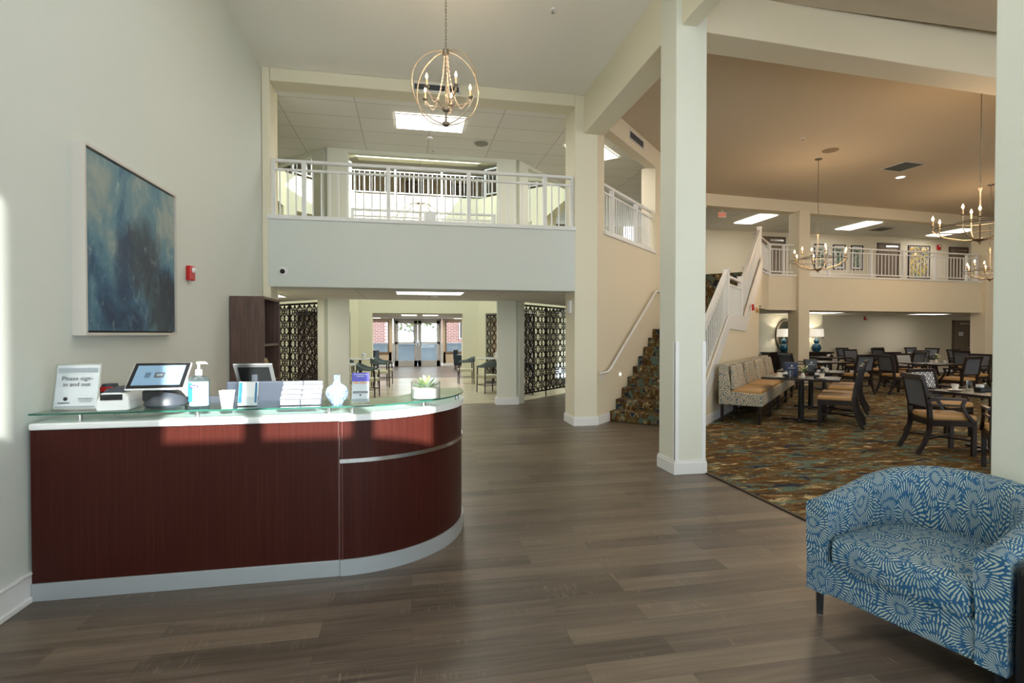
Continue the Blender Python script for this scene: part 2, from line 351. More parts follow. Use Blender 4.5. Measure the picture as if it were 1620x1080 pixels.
    def build(s, name, m, parent=None, smooth=False, bevel=0, loc=None, rotz=0, sub=0, seg=2):
        me = bpy.data.meshes.new(name); me.from_pydata(s.v, [], s.f)
        bm = bmesh.new(); bm.from_mesh(me); bmesh.ops.recalc_face_normals(bm, faces=bm.faces)
        uvl = bm.loops.layers.uv.new('UVMap')
        for f in bm.faces:
            nn = f.normal; ax = max(range(3), key=lambda i: abs(nn[i]))
            for lp in f.loops:
                c = lp.vert.co; lp[uvl].uv = (c.y, c.z) if ax == 0 else ((c.x, c.z) if ax == 1 else (c.x, c.y))
        bm.to_mesh(me); bm.free()
        o = bpy.data.objects.new(name, me); COL.objects.link(o); me.materials.append(m)
        if smooth:
            for p in me.polygons: p.use_smooth = True
            me.set_sharp_from_angle(angle=math.radians(40))
        if parent: o.parent = parent
        if loc is not None: o.location = loc
        o.rotation_euler.z = rotz
        if bevel:
            b = o.modifiers.new('bevel', 'BEVEL'); b.width = bevel; b.segments = seg; b.limit_method = 'ANGLE'; b.angle_limit = .6
        if sub:
            b = o.modifiers.new('sub', 'SUBSURF'); b.levels = b.render_levels = sub
        return o
def tag(o, label=None, cat=None, group=None, kind=None):
    if label: o['label'] = label
    if cat: o['category'] = cat
    if group: o['group'] = group
    if kind: o['kind'] = kind
    return o
def thing(name, label, cat, loc=(0, 0, 0), rz=0, group=None):
    o = bpy.data.objects.new(name, None); COL.objects.link(o); o.location = loc; o.rotation_euler = (0, 0, rz); o.empty_display_size = .1
    return tag(o, label, cat, group)
def struct(o): o['kind'] = 'structure'; return o
def dup(root, loc=None, rz=None, label=None, group=None):
    def cp(o, par):
        c = o.copy(); COL.objects.link(c); c.parent = par
        for ch in list(o.children): cp(ch, c)
        return c
    r = cp(root, None)
    if loc is not None: r.location = loc
    if rz is not None: r.rotation_euler.z = rz
    if label: r['label'] = label
    if group: r['group'] = group
    return r
def text(body, size, m, parent, loc, rot=(PI / 2, 0, 0), name='lettering', align='CENTER', ext=.0004, sx=1):
    c = bpy.data.curves.new(name, 'FONT'); c.body = body; c.size = size; c.align_x = align; c.align_y = 'CENTER'; c.extrude = ext
    q = bpy.data.objects.new(name, c); me = bpy.data.meshes.new_from_object(q); bpy.data.objects.remove(q)
    o = bpy.data.objects.new(name, me); COL.objects.link(o); me.materials.clear(); me.materials.append(m); o.parent = parent; o.location = loc; o.rotation_euler = rot; o.scale.x = sx
    return o
R2 = math.sqrt(.5)

# ------------------------------------------------------------------ structure
ZC, Z2, ZS, ZT = 5.36, 3.06, 2.2, 5.17       # lobby ceiling, upper floor, slab underside, upper tile ceiling
O = (3.0, 8.17)                               # foot of the diagonal stair wall
def DU(u, v): return (O[0] + R2 * (u + v), O[1] + R2 * (u - v))

OCT = [(-1.62, 11.05), (2.2, 11.05), (4.1, 12.95), (4.1, 16.1), (2.3, 18.0), (-1.72, 18.0), (-3.52, 16.1), (-3.52, 12.95)]
OCTO = [(.29 + (x - .29) * 1.03, 14.52 + (y - 14.52) * 1.03) for x, y in OCT]
# floors
struct(MB().prism([(-2.3, -2), (3.12, -2), (3.12, 5.35), (4.38, 7.3), (4.6, 7.6), (8, 11), (8, 17), (4.2, 17), (4.2, 25), (-7, 25), (-7, 8.3), (-2.3, 8.3)], -.1, 0).build('floor', PLANK))
struct(MB().prism([(3.12, -2), (24, -2), (24, 17.2), (8, 17.2), (8, 11), (4.6, 7.6), (4.38, 7.3), (3.12, 5.35)], -.1, .008).build('floor', CARPET))
struct(MB().prism([(OCT[0][0], 11.2), (2.2, 11.2)] + [(x, y) for x, y in OCT[2:]], -.05, .004).build('floor', TILE))
struct(MB().box(3.10, 3.135, -2, 5.1, 0, .011).build('trim_1', IRON))
# walls of the lobby
struct(MB().box(-2.3, -2.11, -2, 8.2, 0, ZC).build('wall_left', WALLG))
bw = MB()
bw.box(-2.11, -2.0, 8.15, 8.5, 0, ZC).box(2.61, 3.0, 8.15, 8.68, 0, ZC).box(-2.0, 2.61, 8.15, 8.5, ZT, ZC)
struct(MB().box(-2.03, 2.62, 8.144, 8.5, ZS - .012, 3.17).build('wall_balcony', WALLG, bevel=.01))
struct(bw.build('wall_back', WALL, bevel=.012))
struct(MB().box(-2.05, 2.63, 8.125, 8.53, 3.17, 3.215).box(-2.03, 2.615, 8.14, 8.5, 3.215, 3.235).build('trim_2', TRIM, bevel=.004))
struct(MB().prism([(-2.3, -2), (2.9, -2), (2.9, 8.2), (-2.3, 8.2)], ZC, ZC + .15).build('ceiling', CEIL))
struct(MB().prism([(2.9, -2), (24, -2), (24, 5.2), (2.9, 5.2)], 5.18, 5.36).build('ceiling', CEILD))
struct(MB().prism([(2.9, 5.2), (24, 5.2), (24, 14.6), (8.2, 13.4), DU(0, -.1), (2.9, 8.2)], ZC, ZC + .15).build('ceiling', CEILD))
# front wall behind the camera with windows (x panes for the sun)
fw = MB()
fw.box(-2.3, 24, -2.15, -2, 4.9, ZC).box(-2.3, 24, -2.15, -2, 3.28, 3.55)
fw.box(-2.3, -1.9, -2.15, -2, 0, 3.28).box(2.8, 4.6, -2.15, -2, 0, 3.28).box(15.4, 24, -2.15, -2, 0, 3.28)
fw.box(-1.9, 2.8, -2.15, -2, 0, .15).box(4.6, 15.4, -2.15, -2, 0, .6)
sh = .35 * 5.36
panes = [(-2.9, -2.165), (-1.41, -.985), (-.87, -.36), (-.215, .225)]
xs = [(-2.3 - sh, -2.3 - sh)] + panes
prev = -2.3
for a, b in panes:
    a += sh; b += sh + .055
    if a > prev: fw.box(prev, a, -2.15, -2, 3.55, 4.9)
    prev = b
fw.box(prev, 24, -2.15, -2, 3.55, 4.9)
struct(fw.build('wall_front', WALL))
fr = MB()
for x in (-1.9, -.73, .45, 1.62, 2.76): fr.box(x, x + .05, -2.13, -2.03, .15, 3.28)
struct(fr.box(-1.9, 2.8, -2.13, -2.03, 2.3, 2.36).build('window_1', TRIM))
struct(MB().box(-1.9, 2.8, -2.09, -2.08, .15, 3.28).build('window_2', PGLASS))
f2 = MB()
for x in (4.6, 6.4, 8.2, 10, 11.8, 13.6, 15.35): f2.box(x, x + .05, -2.13, -2.03, .6, 3.28)
struct(f2.build('window_3', TRIM))
# unseen canopy, added outside to keep sun off the lower glazing
struct(MB().box(-6, 18, -9, -2.2, 3.38, 3.5).build('sun_block_canopy', TRIM))
struct(MB().box(-30, 40, -40, -2.15, -.3, -.05).build('ground', ASPH))
# dining outer walls
struct(MB().box(24, 24.2, -2.15, 17.4, 0, ZC).build('wall_right', WALLW))
struct(MB().box(7.6, 24.2, 16.9, 17.1, 0, ZC).build('wall_far', WALLW))
struct(MB().box(9.6, 14.8, 16.68, 16.9, 0, ZS).build('wall_alcove', WALL))
struct(MB().box(9.4, 9.6, 14.2, 16.9, 0, ZS).build('wall_alcove_side', WALL))
# beams
struct(MB().box(2.76, 3.108, 5.485, 8.155, 4.74, ZC + .05).build('beam', WALL, bevel=.01))
struct(MB().box(2.82, 3.0, -2, 5.14, 4.76, ZC + .1).build('beam', WALL, bevel=.01))
b = MB(); b.box(.1, 21.2, .02, .4, 4.725, ZC + .05); struct(b.build('beam', WALLW, loc=(3.0, 5.12, 0), rotz=math.radians(3), bevel=.01))
struct(MB().box(2.757, 3.11, 5.13, 5.49, .0, ZC).build('column', COLM, bevel=.008))
struct(MB().box(3.13, 3.55, 1.95, 2.32, 0, 5.18).build('column', COLM, bevel=.008))
def baseb(mb, x0, x1, y0, y1, t=.018, h=.13):
    mb.box(x0 - t, x1 + t, y0 - t, y1 + t, 0, h - .025); mb.box(x0 - t * .6, x1 + t * .6, y0 - t * .6, y1 + t * .6, h - .03, h); return mb
struct(baseb(MB(), 2.757, 3.11, 5.13, 5.49, h=.15).build('baseboard_column', TRIM, bevel=.004))
struct(baseb(MB(), 3.13, 3.55, 1.95, 2.32).build('baseboard_column', TRIM, bevel=.004))
struct(baseb(MB(), 2.61, 3.0, 8.15, 8.68, h=.15).build('baseboard_back', TRIM, bevel=.004))
struct(MB().box(-2.11, -2.092, -2, 8.15, 0, .15).box(-2.11, -2.08, -2, 8.15, 0, .03).box(-2.11, -2.086, -2, 8.15, .15, .165).build('baseboard_left', TRIM, bevel=.004))
# corner guards on the columns
struct(MB().box(2.752, 2.80, 5.124, 5.13, .15, 1.42).box(2.752, 2.757, 5.124, 5.17, .15, 1.42).box(3.07, 3.115, 5.124, 5.13, .15, 1.42).build('trim_3', WHITE))

# stair wall, on the diagonal
SW = lambda mb, name, m, **k: struct(mb.build(name, m, loc=(O[0], O[1], 0), rotz=PI / 4, **k))
m_ = MB(); m_.box(0, 7.1, 0, .2, 0, 3.17); m_.box(0, 7.1, 0, .2, 4.98, ZC)
m_.box(0, .27, 0, .3, 3.17, 4.98); m_.box(2.84, 3.32, 0, .3, 3.17, 4.98); m_.box(5.9, 6.3, 0, .3, 3.17, 4.98)
SW(m_, 'wall_stair', WALLW)
SW(MB().box(.25, 2.86, -.03, .22, 3.17, 3.215).box(3.3, 5.9, -.03, .22, 3.17, 3.215), 'trim_4', TRIM)
SW(MB().box(.0, .5, -.018, 0, 0, .15), 'baseboard_stair', TRIM, bevel=.003)
# upper slab and lower tile ceiling
SLAB = [(-2.11, 8.49), (3.2, 8.49), DU(.1, -.05), DU(6.35, -.05), DU(6.35, 1.3), (8.5, 11.83), (10.05, 13.35), (24, 14.25), (24, 17), (4.3, 17), (4.3, 25), (-7, 25), (-7, 13.3)]
struct(MB().prism(SLAB, ZS + .02, Z2, [OCTO]).build('floor', CARPET))
struct(MB().prism(SLAB, ZS, ZS + .02, [OCTO]).build('ceiling', CTILE))
UP = [(-2.11, 8.45), (3.2, 8.45), DU(.1, -.1), DU(7.0, -.1), (8.2, 13.5), (24, 14.6), (24, 17), (4.3, 17), (4.3, 25), (-7, 25), (-7, 13.3)]
struct(MB().prism(UP, ZT + .015, ZT + .12, [OCTO]).build('ceiling', CTILE))
# fascia of the upper floor in the dining room
def seg(mb, a, b, z0, z1, t, back=True):
    a = Vector((a[0], a[1], 0)); b = Vector((b[0], b[1], 0)); d = (b - a).normalized(); n = Vector((-d.y, d.x, 0)) * t
    q = [a, b, b + n, a + n]; mb.prism([(p.x, p.y) for p in q], z0, z1); return mb
fa = MB(); seg(fa, (8.48, 11.83), (10.06, 13.34), ZS - .012, 3.17, .25); seg(fa, (10.05, 13.33), (24, 14.23), ZS - .01, 3.17, .25)
struct(fa.build('wall_fascia', WALLW))
ft = MB(); seg(ft, (8.49, 11.8), (10.07, 13.31), 3.17, 3.22, .3); seg(ft, (10.05, 13.30), (24, 14.2), 3.17, 3.22, .3)
struct(ft.build('trim_5', TRIM))
bb = MB(); seg(bb, DU(7.05, 0), (24, 14.5), 5.03, ZC, .3); struct(bb.build('beam', WALLW))
struct(MB().box(11.0, 11.36, 13.28, 13.72, 0, 5.06).build('column', WALLW, bevel=.01))
struct(MB().box(18.25, 18.8, 13.72, 14.2, 0, 5.08).build('column', WALLW, bevel=.01))
struct(MB().box(7.6, 24, 16.86, 16.9, 0, .12).build('baseboard_far', TRIM))

# octagonal atrium shaft beyond the opening
def face(a, b, name, open1, open2, m=ATR, top3=True, z3=6.15, t=.35):
    a = Vector((a[0], a[1], 0)); b = Vector((b[0], b[1], 0)); L = (b - a).length; ang = math.atan2(b.y - a.y, b.x - a.x)
    mb = MB()
    mb.box(0, L, 0, t, ZS, 3.17); mb.box(0, L, 0, t, ZT - .06, z3)
    for z0, z1, op in ((0, ZS, open1), (3.17, ZT - .06, open2)):
        x = 0
        for o0, o1 in op:
            if o0 > x: mb.box(x, o0, 0, t, z0, z1)
            x = o1
        if x < L: mb.box(x, L, 0, t, z0, z1)
    mb.box(0, L, 0, t, 7.35, 7.7)
    return struct(mb.build(name, m, loc=(a.x, a.y, 0), rotz=ang)), L, ang
shaft = []
pts = OCT[::-1]  # clockwise so that the wall thickness faces outwards (+y local is left of travel)
def aface(i, j, nm, o1, o2, t=.35, m=ATR): 
    a, b = OCT[i], OCT[j]
    ob, L, an = face(b, a, nm, o1, o2, t=t, m=COLM if t < .3 else ATR); shaft.append((b, a, L, an)); return L
L = 3.82
aface(0, 1, 'wall_atrium', [(.40, 3.42)], [(.40, 3.42)], .14)
aface(1, 2, 'wall_atrium', [(.2, 2.50)], [(.35, 2.35)], .12)
aface(7, 0, 'wall_atrium', [(.2, 2.50)], [(.35, 2.35)], .12)
aface(2, 3, 'wall_atrium', [(.3, 2.85)], [(.3, 2.85)])
aface(6, 7, 'wall_atrium', [(.3, 2.85)], [(.3, 2.85)])
aface(3, 4, 'wall_atrium', [(.3, 2.3)], [(.35, 2.2)])
aface(5, 6, 'wall_atrium', [(.3, 2.3)], [(.35, 2.2)])
aface(4, 5, 'wall_atrium', [(.46, 3.47)], [(.44, 3.45)])
bs = MB()
for (x0, x1, y0, y1) in ((1.79, 2.24, 10.905, 11.1), (-1.66, -1.22, 10.905, 11.1)): baseb(bs, x0, x1, y0, y1, h=.15)
struct(bs.build('baseboard_atrium', TRIM))
# third level and roof
struct(MB().prism([(-6, 18.36), (6.6, 18.36), (6.6, 21.6), (-6, 21.6)], 6.0, 6.15).build('floor', CARPET))
struct(MB().box(-6, 6.6, 21.4, 21.6, 6.1, 7.75).build('wall_upper', WALLT))
RO = [(-7, 8), (7, 8), (7, 25), (-7, 25)]
struct(MB().prism(RO, 7.7, 7.8, [[(-2.2, 12.0), (2.8, 12.0), (2.8, 17.4), (-2.2, 17.4)]]).build('ceiling', CEIL))
struct(MB().box(-2.2, 2.8, 12.0, 17.4, 7.74, 7.75).build('window_4', PGLASS))
ow = MB(); ow.box(-7.2, -7, 8, 25, 0, 7.8); ow.box(7, 7.2, 17, 25, 0, 7.8); ow.box(4.2, 4.4, 18.2, 25, 0, ZS); ow.box(-4.4, -4.2, 18.6, 25, 0, ZS); ow.box(3, 7.2, 13.4, 13.5, ZC + .15, 7.8); ow.box(-7, 7.2, 8.3, 8.45, ZC + .15, 7.8)
ow.box(7, 7.2, 8.3, 17, ZC + .15, 7.8)
struct(ow.build('wall_outer', WALL))
lw = MB(); seg(lw, (-2.15, 8.5), (-7, 13.35), 0, 7.7, -.2); struct(lw.build('wall_ring', ATR))
# entry wall with double door
ey = 24.7
ew = MB(); ew.box(-4.4, -1.85, ey, ey + .2, 0, 7.7).box(2.85, 7, ey, ey + .2, 0, 7.7).box(-7, -4.4, ey, ey + .2, 0, 7.7)
ew.box(-1.85, 2.85, ey, ey + .2, 2.2, 7.7).box(-1.85, -.88, ey, ey + .2, 0, .66).box(1.5, 2.85, ey, ey + .2, 0, .66).box(-1.0, -.83, ey, ey + .2, 0, 2.2).box(1.45, 1.6, ey, ey + .2, 0, 2.2)
ew.box(-1.85, -1.0, ey, ey + .2, 2.06, 2.2).box(1.6, 2.85, ey, ey + .2, 2.06, 2.2)
struct(ew.build('wall_entry', WALLT))
struct(MB().box(-4.2, -.83, ey - .02, ey, 0, .13).box(1.45, 4.2, ey - .02, ey, 0, .13).build('baseboard_entry', TRIM))
df = thing('door_1', 'grey framed double glass entry door at the far end', 'door', (.31, ey, 0)); df['kind'] = 'structure'
MB().box(-1.1, -1.03, -.06, .1, 0, 2.2).box(1.03, 1.1, -.06, .1, 0, 2.2).box(-1.1, 1.1, -.06, .1, 2.12, 2.2).build('door_frame', DGP, df)
for s_ in (-1, 1):
    m_ = MB(); x0, x1 = (-1.03, -.01) if s_ < 0 else (.01, 1.03)
    m_.box(x0, x0 + .15, 0, .05, 0, 2.12).box(x1 - .15, x1, 0, .05, 0, 2.12).box(x0, x1, 0, .05, 0, .26).box(x0, x1, 0, .05, 1.98, 2.12).box(x0, x1, 0, .05, 1.02, 1.12)
    m_.build('door_leaf', DGP, df); MB().box(x0 + .15, x1 - .15, .02, .03, .26, 1.98).build('door_pane', PGLASS, df)
    MB().bar((x0 + .1, -.06, 1.04), (x1 - .1, -.06, 1.04), .03, .04).bar((s_ * .07, -.01, .95), (s_ * .07, -.01, 1.2), .03, .05).build('push_bar', STEEL, df)
for k, (x0, x1) in enumerate(((-1.85, -1.0), (1.6, 2.85))):
    wv = thing('window_%d' % (5 + k), 'side window by the far entry door', 'window', (0, ey, 0)); wv['kind'] = 'structure'
    MB().box(x0 - .02, x0 + .05, -.03, .1, .62, 2.1).box(x1 - .05, x1 + .02, -.03, .1, .62, 2.1).box(x0, x1, -.03, .1, 2.04, 2.1).box(x0, x1, -.05, .1, .6, .68).build('window_frame', DOORM, wv)
    MB().box(x0, x1, .05, .06, .66, 2.06).build('window_pane', PGLASS, wv)
# outside the entry
struct(MB().box(-15, 15, 24.95, 60, -.3, -.02).build('ground', ASPH))
bd = thing('brick_building', 'pink brick house across the yard behind the entry windows', 'building', (0, 31, 0))
MB().box(1.9, 7, 0, 4, 0, 5).build('wall', BRICK, bd); MB().box(-6, -1.5, .5, 4, 0, 5).build('wall', BRICK, bd)
for x, z in ((3.2, 1.2), (-2.7, 1.2), (5.0, 1.2)):
    wf = MB().box(x - .4, x + .4, -.05 if x > 0 else .42, .02 if x > 0 else .5, z, z + 1.3).build('window', TRIM, bd)
    MB().box(x - .33, x + .33, -.07 if x > 0 else .4, -.05 if x > 0 else .42, z + .06, z + 1.24).build('pane', DGREY, wf)
tag(MB().box(-3.5, 3.5, 27.6, 27.8, 0, .95).box(-3.6, 3.6, 27.55, 27.85, .95, 1.02).build('garden_wall', mat('blue_grey_render', (128, 144, 160), .7)), 'low blue-grey garden wall seen through the entry doors', 'wall')
tr = thing('tree', 'leafy tree seen through the entry door glass', 'tree', (.2, 30, 0))
MB().tube([(0, 0, 0), (.05, 0, 1.2), (-.05, .1, 2.4)], [.14, .1, .06]).build('trunk', DWOOD, tr)
m_ = MB()
for k in range(420):
    a = random.uniform(0, 2 * PI); r = random.uniform(.1, 1.5) ** .9; z = random.uniform(1.6, 3.9); c = Vector((r * math.cos(a), r * math.sin(a), z)); d = Vector((random.uniform(-1, 1), random.uniform(-1, 1), random.uniform(-1, 1))) * .12; e = Vector((random.uniform(-1, 1), random.uniform(-1, 1), random.uniform(-1, 1))) * .09
    m_.add([c - d, c + e, c + d, c - e], [(0, 1, 2, 3)])
m_.build('foliage', mat('leaf_light', (120, 130, 70), .7), tr)

# ------------------------------------------------------------------ staircase
st = thing('staircase', 'carpeted staircase rising right behind the centre column', 'stairs', (O[0], O[1], 0), PI / 4)
WD = 1.42
for k in range(1, 9):
    u = .51 + (k - 1) * .272; z = k * .178
    MB().box(u - .012, u + .30, -WD + .05, -.002, max(0, z - .36), z).build('step', SCARPET, st, bevel=.018)
MB().box(.51 + 8 * .272 - .012, 4.42, -WD + .05, -.002, 1.42, 1.602).build('landing', SCARPET, st, bevel=.015)
for k in range(1, 9):
    u = 4.40 + (k - 1) * .272; z = 1.602 + k * .1825
    MB().box(u - .012, u + .30 if k < 8 else 6.5, -WD + .05, -.002, z - .36, z - (.001 if k == 8 else 0)).build('step', SCARPET, st, bevel=.018)
sk = [(.40, 0), (.40, .12), (2.69, 1.66), (4.30, 1.66), (6.35, 3.1), (6.52, 3.1), (6.52, ZS), (6.12, ZS), (6.12, 0)]
struct(MB().vprism(sk, -WD - .06, -WD + .04).build('wall_stair_side', WALLW, loc=(O[0], O[1], 0), rotz=PI / 4))
sg = [(.38, .02), (.38, .30), (2.72, 1.88), (4.30, 1.88), (4.36, 2.02), (6.40, 3.40), (6.46, 3.40), (6.46, 2.98), (4.34, 1.56), (2.72, 1.6), (.42, .02)]
MB().vprism(sg, -WD - .085, -WD - .06).build('stringer', TRIM, st)
SW(MB().box(.40, 6.14, -WD - .078, -WD - .06, 0, .15), 'baseboard_stairs', TRIM, bevel=.003)
# wall handrail
hr = thing('handrail', 'white wall-mounted handrail climbing beside the carpeted stairs', 'handrail', (O[0], O[1], 0), PI / 4)
P = [(-.02, -.07, .855), (.28, -.07, .86), (.38, -.07, .90), (2.62, -.07, 2.32), (2.70, -.07, 2.37), (2.80, -.07, 2.38), (3.6, -.07, 2.38)]
MB().tube(P, .022, 10).build('rail', TRIM, hr, smooth=True)
for u, z in ((.12, .855), (1.3, 1.48), (2.3, 2.11), (3.2, 2.38)): MB().tube([(u, -.001, z - .09), (u, -.05, z - .08), (u, -.07, z - .02)], .009, 6).build('bracket', TRIM, hr)

def railing(name, label, A, B, zb, posts, nb, ztop=1.0, ends=True, group=None, base0=0):
    """white rail from A to B; posts = list of fractions along the run; nb balusters per bay"""
    A = Vector((A[0], A[1], 0)); B = Vector((B[0], B[1], 0)); L = (B - A).length
    t = thing(name, label, 'railing', (A.x, A.y, zb), math.atan2(B.y - A.y, B.x - A.x), group)
    MB().box(0, L, -.035, .035, ztop - .045, ztop).build('top_rail', TRIM, t, bevel=.01)
    MB().box(0, L, -.02, .02, ztop - .165, ztop - .135).build('middle_rail', TRIM, t)
    MB().box(0, L, -.02, .02, .085, .115).build('bottom_rail', TRIM, t)
    pm = None
    for q in posts:
        if pm is None: pm = MB().box(-.03, .03, -.035, .035, base0, ztop - .04).build('post', TRIM, t, loc=(q, 0, 0))
        else: c = pm.copy(); COL.objects.link(c); c.location.x = q
    q = [0] + [p for p in posts if .05 < p < L - .05] + [L]; bm_ = None
    for i in range(len(q) - 1):
        n = nb if isinstance(nb, int) else max(1, round((q[i + 1] - q[i]) / nb) - 1)
        for k in range(1, n + 1):
            x = q[i] + (q[i + 1] - q[i]) * k / (n + 1)
            if bm_ is None: bm_ = MB().box(-.009, .009, -.009, .009, .11, ztop - .15).build('baluster', TRIM, t, loc=(x, 0, 0))
            else: c = bm_.copy(); COL.objects.link(c); c.location.x = x
    return t
railing('balcony_railing', 'long white balcony railing over the wide lobby opening', (-2.0, 8.25), (2.61, 8.25), 3.2 - .14, [.02, .45, 1.67, 2.90, 4.13, 4.59], .128, 1.01, base0=.14)
a = DU(.27, -.1); b = DU(2.84, -.1)
railing('stair_wall_railing', 'white railing on the stair wall between lobby column and centre column', a, b, Z2 + .12, [.55, 1.72], .105, .9)
a = DU(3.32, -.1); b = DU(5.9, -.1)
railing('stair_wall_railing', 'white railing sliver just left of the centre column above stairs', a, b, Z2 + .12, [.05, 1.3], .105, .9)
def dr(name, label, a, b, posts, sp=.13): return railing(name, label, a, b, Z2 + .14, posts, sp, .9)
railing('gallery_railing', 'short white railing at the stair head left of the dining pillar', (8.55, 11.9), (10.1, 13.4), Z2 + .14, [2.1], .13, .9)
dr('gallery_railing', 'white dining gallery railing short run left of the dining pillar', (10.12, 13.42), (10.99, 13.48), [.02, .5])
dr('gallery_railing', 'long white dining gallery railing right of the dining pillar', (11.37, 13.5), (18.2, 13.94), [.85, 2.45, 3.7, 5.0, 6.35, 6.8], .14)
dr('gallery_railing', 'white gallery railing beyond the far right dining pillar', (18.85, 13.98), (23.9, 14.3), [1.5, 3.0], .14)

# sloped stair balustrades
def balus(name, label, u0, z0, u1, z1, v, n, ht, newels):
    t = thing(name, label, 'railing', (O[0], O[1], 0), PI / 4)
    MB().bar((u0, -v, z0 + ht), (u1, -v, z1 + ht), .07, .05).build('top_rail', TRIM, t)
    MB().bar((u0, -v, z0 + ht - .14), (u1, -v, z1 + ht - .14), .035, .03).build('middle_rail', TRIM, t)
    MB().bar((u0, -v, z0 + .2), (u1, -v, z1 + .2), .035, .03).build('bottom_rail', TRIM, t)
    for u, za, zb in newels: MB().box(u - .05, u + .05, -v - .05, -v + .05, za, zb).box(u - .06, u + .06, -v - .06, -v + .06, zb - .03, zb).build('newel_post', TRIM, t, bevel=.006)
    bm_ = None
    for k in range(1, n):
        u = u0 + (u1 - u0) * k / n; z = z0 + (z1 - z0) * k / n
        if bm_ is None: bm_ = MB().box(-.01, .01, -.01, .01, .19, ht - .13).build('baluster', TRIM, t, loc=(u, -v, z))
        else: c = bm_.copy(); COL.objects.link(c); c.location = (u, -v, z)
    return t
balus('stair_balustrade', 'lower white stair balustrade seen right of the centre column', .45, .16, 2.75, 1.62, WD - .0, 18, 1.08, [(.45, .1, 1.3), (2.80, 1.6, 2.74)])
balus('stair_balustrade', 'level white balustrade on the stair landing between the two flights', 2.86, 1.62, 4.22, 1.62, WD - .02, 11, 1.0, [(4.25, 1.6, 2.74)])
balus('stair_balustrade', 'upper white stair balustrade climbing to the peaked newel post', 4.32, 1.72, 6.42, 3.14, WD - .0, 16, .93, [(6.47, 2.9, 4.18)])

# ------------------------------------------------------------------ reception desk
DK = thing('reception_desk', 'mahogany reception desk with curved end and white counter', 'reception desk', (-.434, 3.36, 0))
XL = -1.655; CR = .84
def arc(r, a0, a1, n=26): return [(r * math.cos(math.radians(a0 + (a1 - a0) * k / n)), CR + r * math.sin(math.radians(a0 + (a1 - a0) * k / n))) for k in range(n + 1)]
def band(r1, r2, z0, z1, a1=12, xl=0.0): return MB().prism([(xl, CR - r1)] * (xl < 0) + arc(r1, -90, a1) + arc(r2, a1, -90) + [(xl, CR - r2)] * (xl < 0), z0, z1)
MB().box(XL + .0, -.006, .012, .04, .10, .962).build('front_panel', MAHO, DK)
MB().box(XL, XL + .03, .04, .7, .0, .962).build('end_panel', MAHO, DK)
band(CR - .012, CR - .05, .10, .70).build('curved_lower_panel', MAHO, DK, smooth=True)
band(CR - .012, CR - .05, .725, .962).build('curved_upper_panel', MAHO, DK, smooth=True)
band(CR - .004, CR - .05, .70, .725).build('silver_band', STEEL, DK, smooth=True)
MB().box(-.0095, -.0045, .006, .03, .1, .962).box(.012, .017, .008, .03, .1, .7).box(.012, .017, .008, .03, .725, .962).build('panel_joint', mat('joint_edge', (96, 52, 50), .4), DK)
MB().box(XL, -.002, .0, .03, 0, .10).build('kick_plate', SILV, DK, bevel=.003)
band(CR, CR - .05, 0, .10).build('curved_kick_plate', SILV, DK, smooth=True)
MB().box(XL, -.002, -.004, .34, .962, 1.0).build('counter', WCTR, DK, bevel=.008)
band(CR + .004, CR - .34, .962, 1.0).build('curved_counter', WCTR, DK, smooth=True)
MB().box(XL + .03, 0, .1, .75, .70, .73).build('work_surface', WCTR, DK)
gl = MB().prism([(XL, CR - CR + .0), (0, 0)] + arc(CR, -88, 10) + arc(CR - .36, 10, -90) + [(XL, .36)], 1.045, 1.055).build('glass_top', CTRG, DK)
ge = MB(); e = [(XL, -.001, 1.05)] + [(x, y - .001, 1.05) for x, y in arc(CR + .001, -90, 10)]
ge.sweep(e, .0098, .0018, (0, 0, 1)).build('glass_edge', EDGEG, DK)
for (x, y) in ((XL + .22, .06), (XL + .3, .28), (-.82, .06), (-.88, .28), (-.07, .07), (.07, .075), (.52, .30), (.775, .62)):
    MB().cyl((x, y, 1.0), (x, y, 1.046), .013, 14).build('standoff', STEEL, DK, smooth=True)

ZG = 1.0555
# sign in acrylic stand
def on(x, y): return (x, y, ZG)
sg = thing('sign_holder', 'acrylic stand with the please sign-in and out notice', 'sign', on(-1.925, 3.47), math.radians(2))
tl = Matrix.Rotation(math.radians(-12), 4, 'X')
m_ = MB(); m_.T = tl; m_.box(-.118, .118, -.003, 0, 0, .272); m_.build('acrylic_front', ACRY, sg)
m_ = MB(); m_.T = tl; m_.box(-.108, .108, .001, .003, .012, .265); m_.build('notice', PAPER, sg)
m_ = MB(); m_.box(-.118, .118, 0, .07, 0, .003); m_.build('acrylic_foot', ACRY, sg)
m_ = MB(); m_.T = tl; m_.box(-.1, .1, -.0035, -.003, .222, .248).box(-.1, .1, -.0035, -.003, .016, .024); m_.build('grey_bar', mat('soft_grey', (150, 160, 166), .6), sg)
def tt(body, size, m, x, z, par=sg, y=-.005, t=-12): 
    r = math.radians(t); return text(body, size, m, par, (x, y * math.cos(r) - z * math.sin(r), y * math.sin(r) + z * math.cos(r)), (PI / 2 + r, 0, 0))
tt('Please sign-', .034, INK, 0, .185); tt('in and out', .034, INK, 0, .15)
def strokes(par, cx, z, wd, h, m, y=-.0042, T=None, sd=1):
    rr = random.Random(sd); mb = MB()
    if T is not None: mb.T = T
    x = cx - wd / 2; mb.box(x, cx + wd / 2, y, y + .0004, z, z + h * .16)
    while x < cx + wd / 2 - h * .3:
        a = h * rr.uniform(.25, .45); mb.box(x, x + a * .45, y, y + .0004, z, z + h * rr.uniform(.6, 1)); x += a
    return mb.build('small_print', m, par)
strokes(sg, -.055, .040, .062, .009, INKD, T=tl); strokes(sg, .052, .064, .075, .007, INK, T=tl, sd=2); strokes(sg, .052, .054, .07, .004, INK, T=tl, sd=3); strokes(sg, .052, .046, .06, .004, INK, T=tl, sd=4)
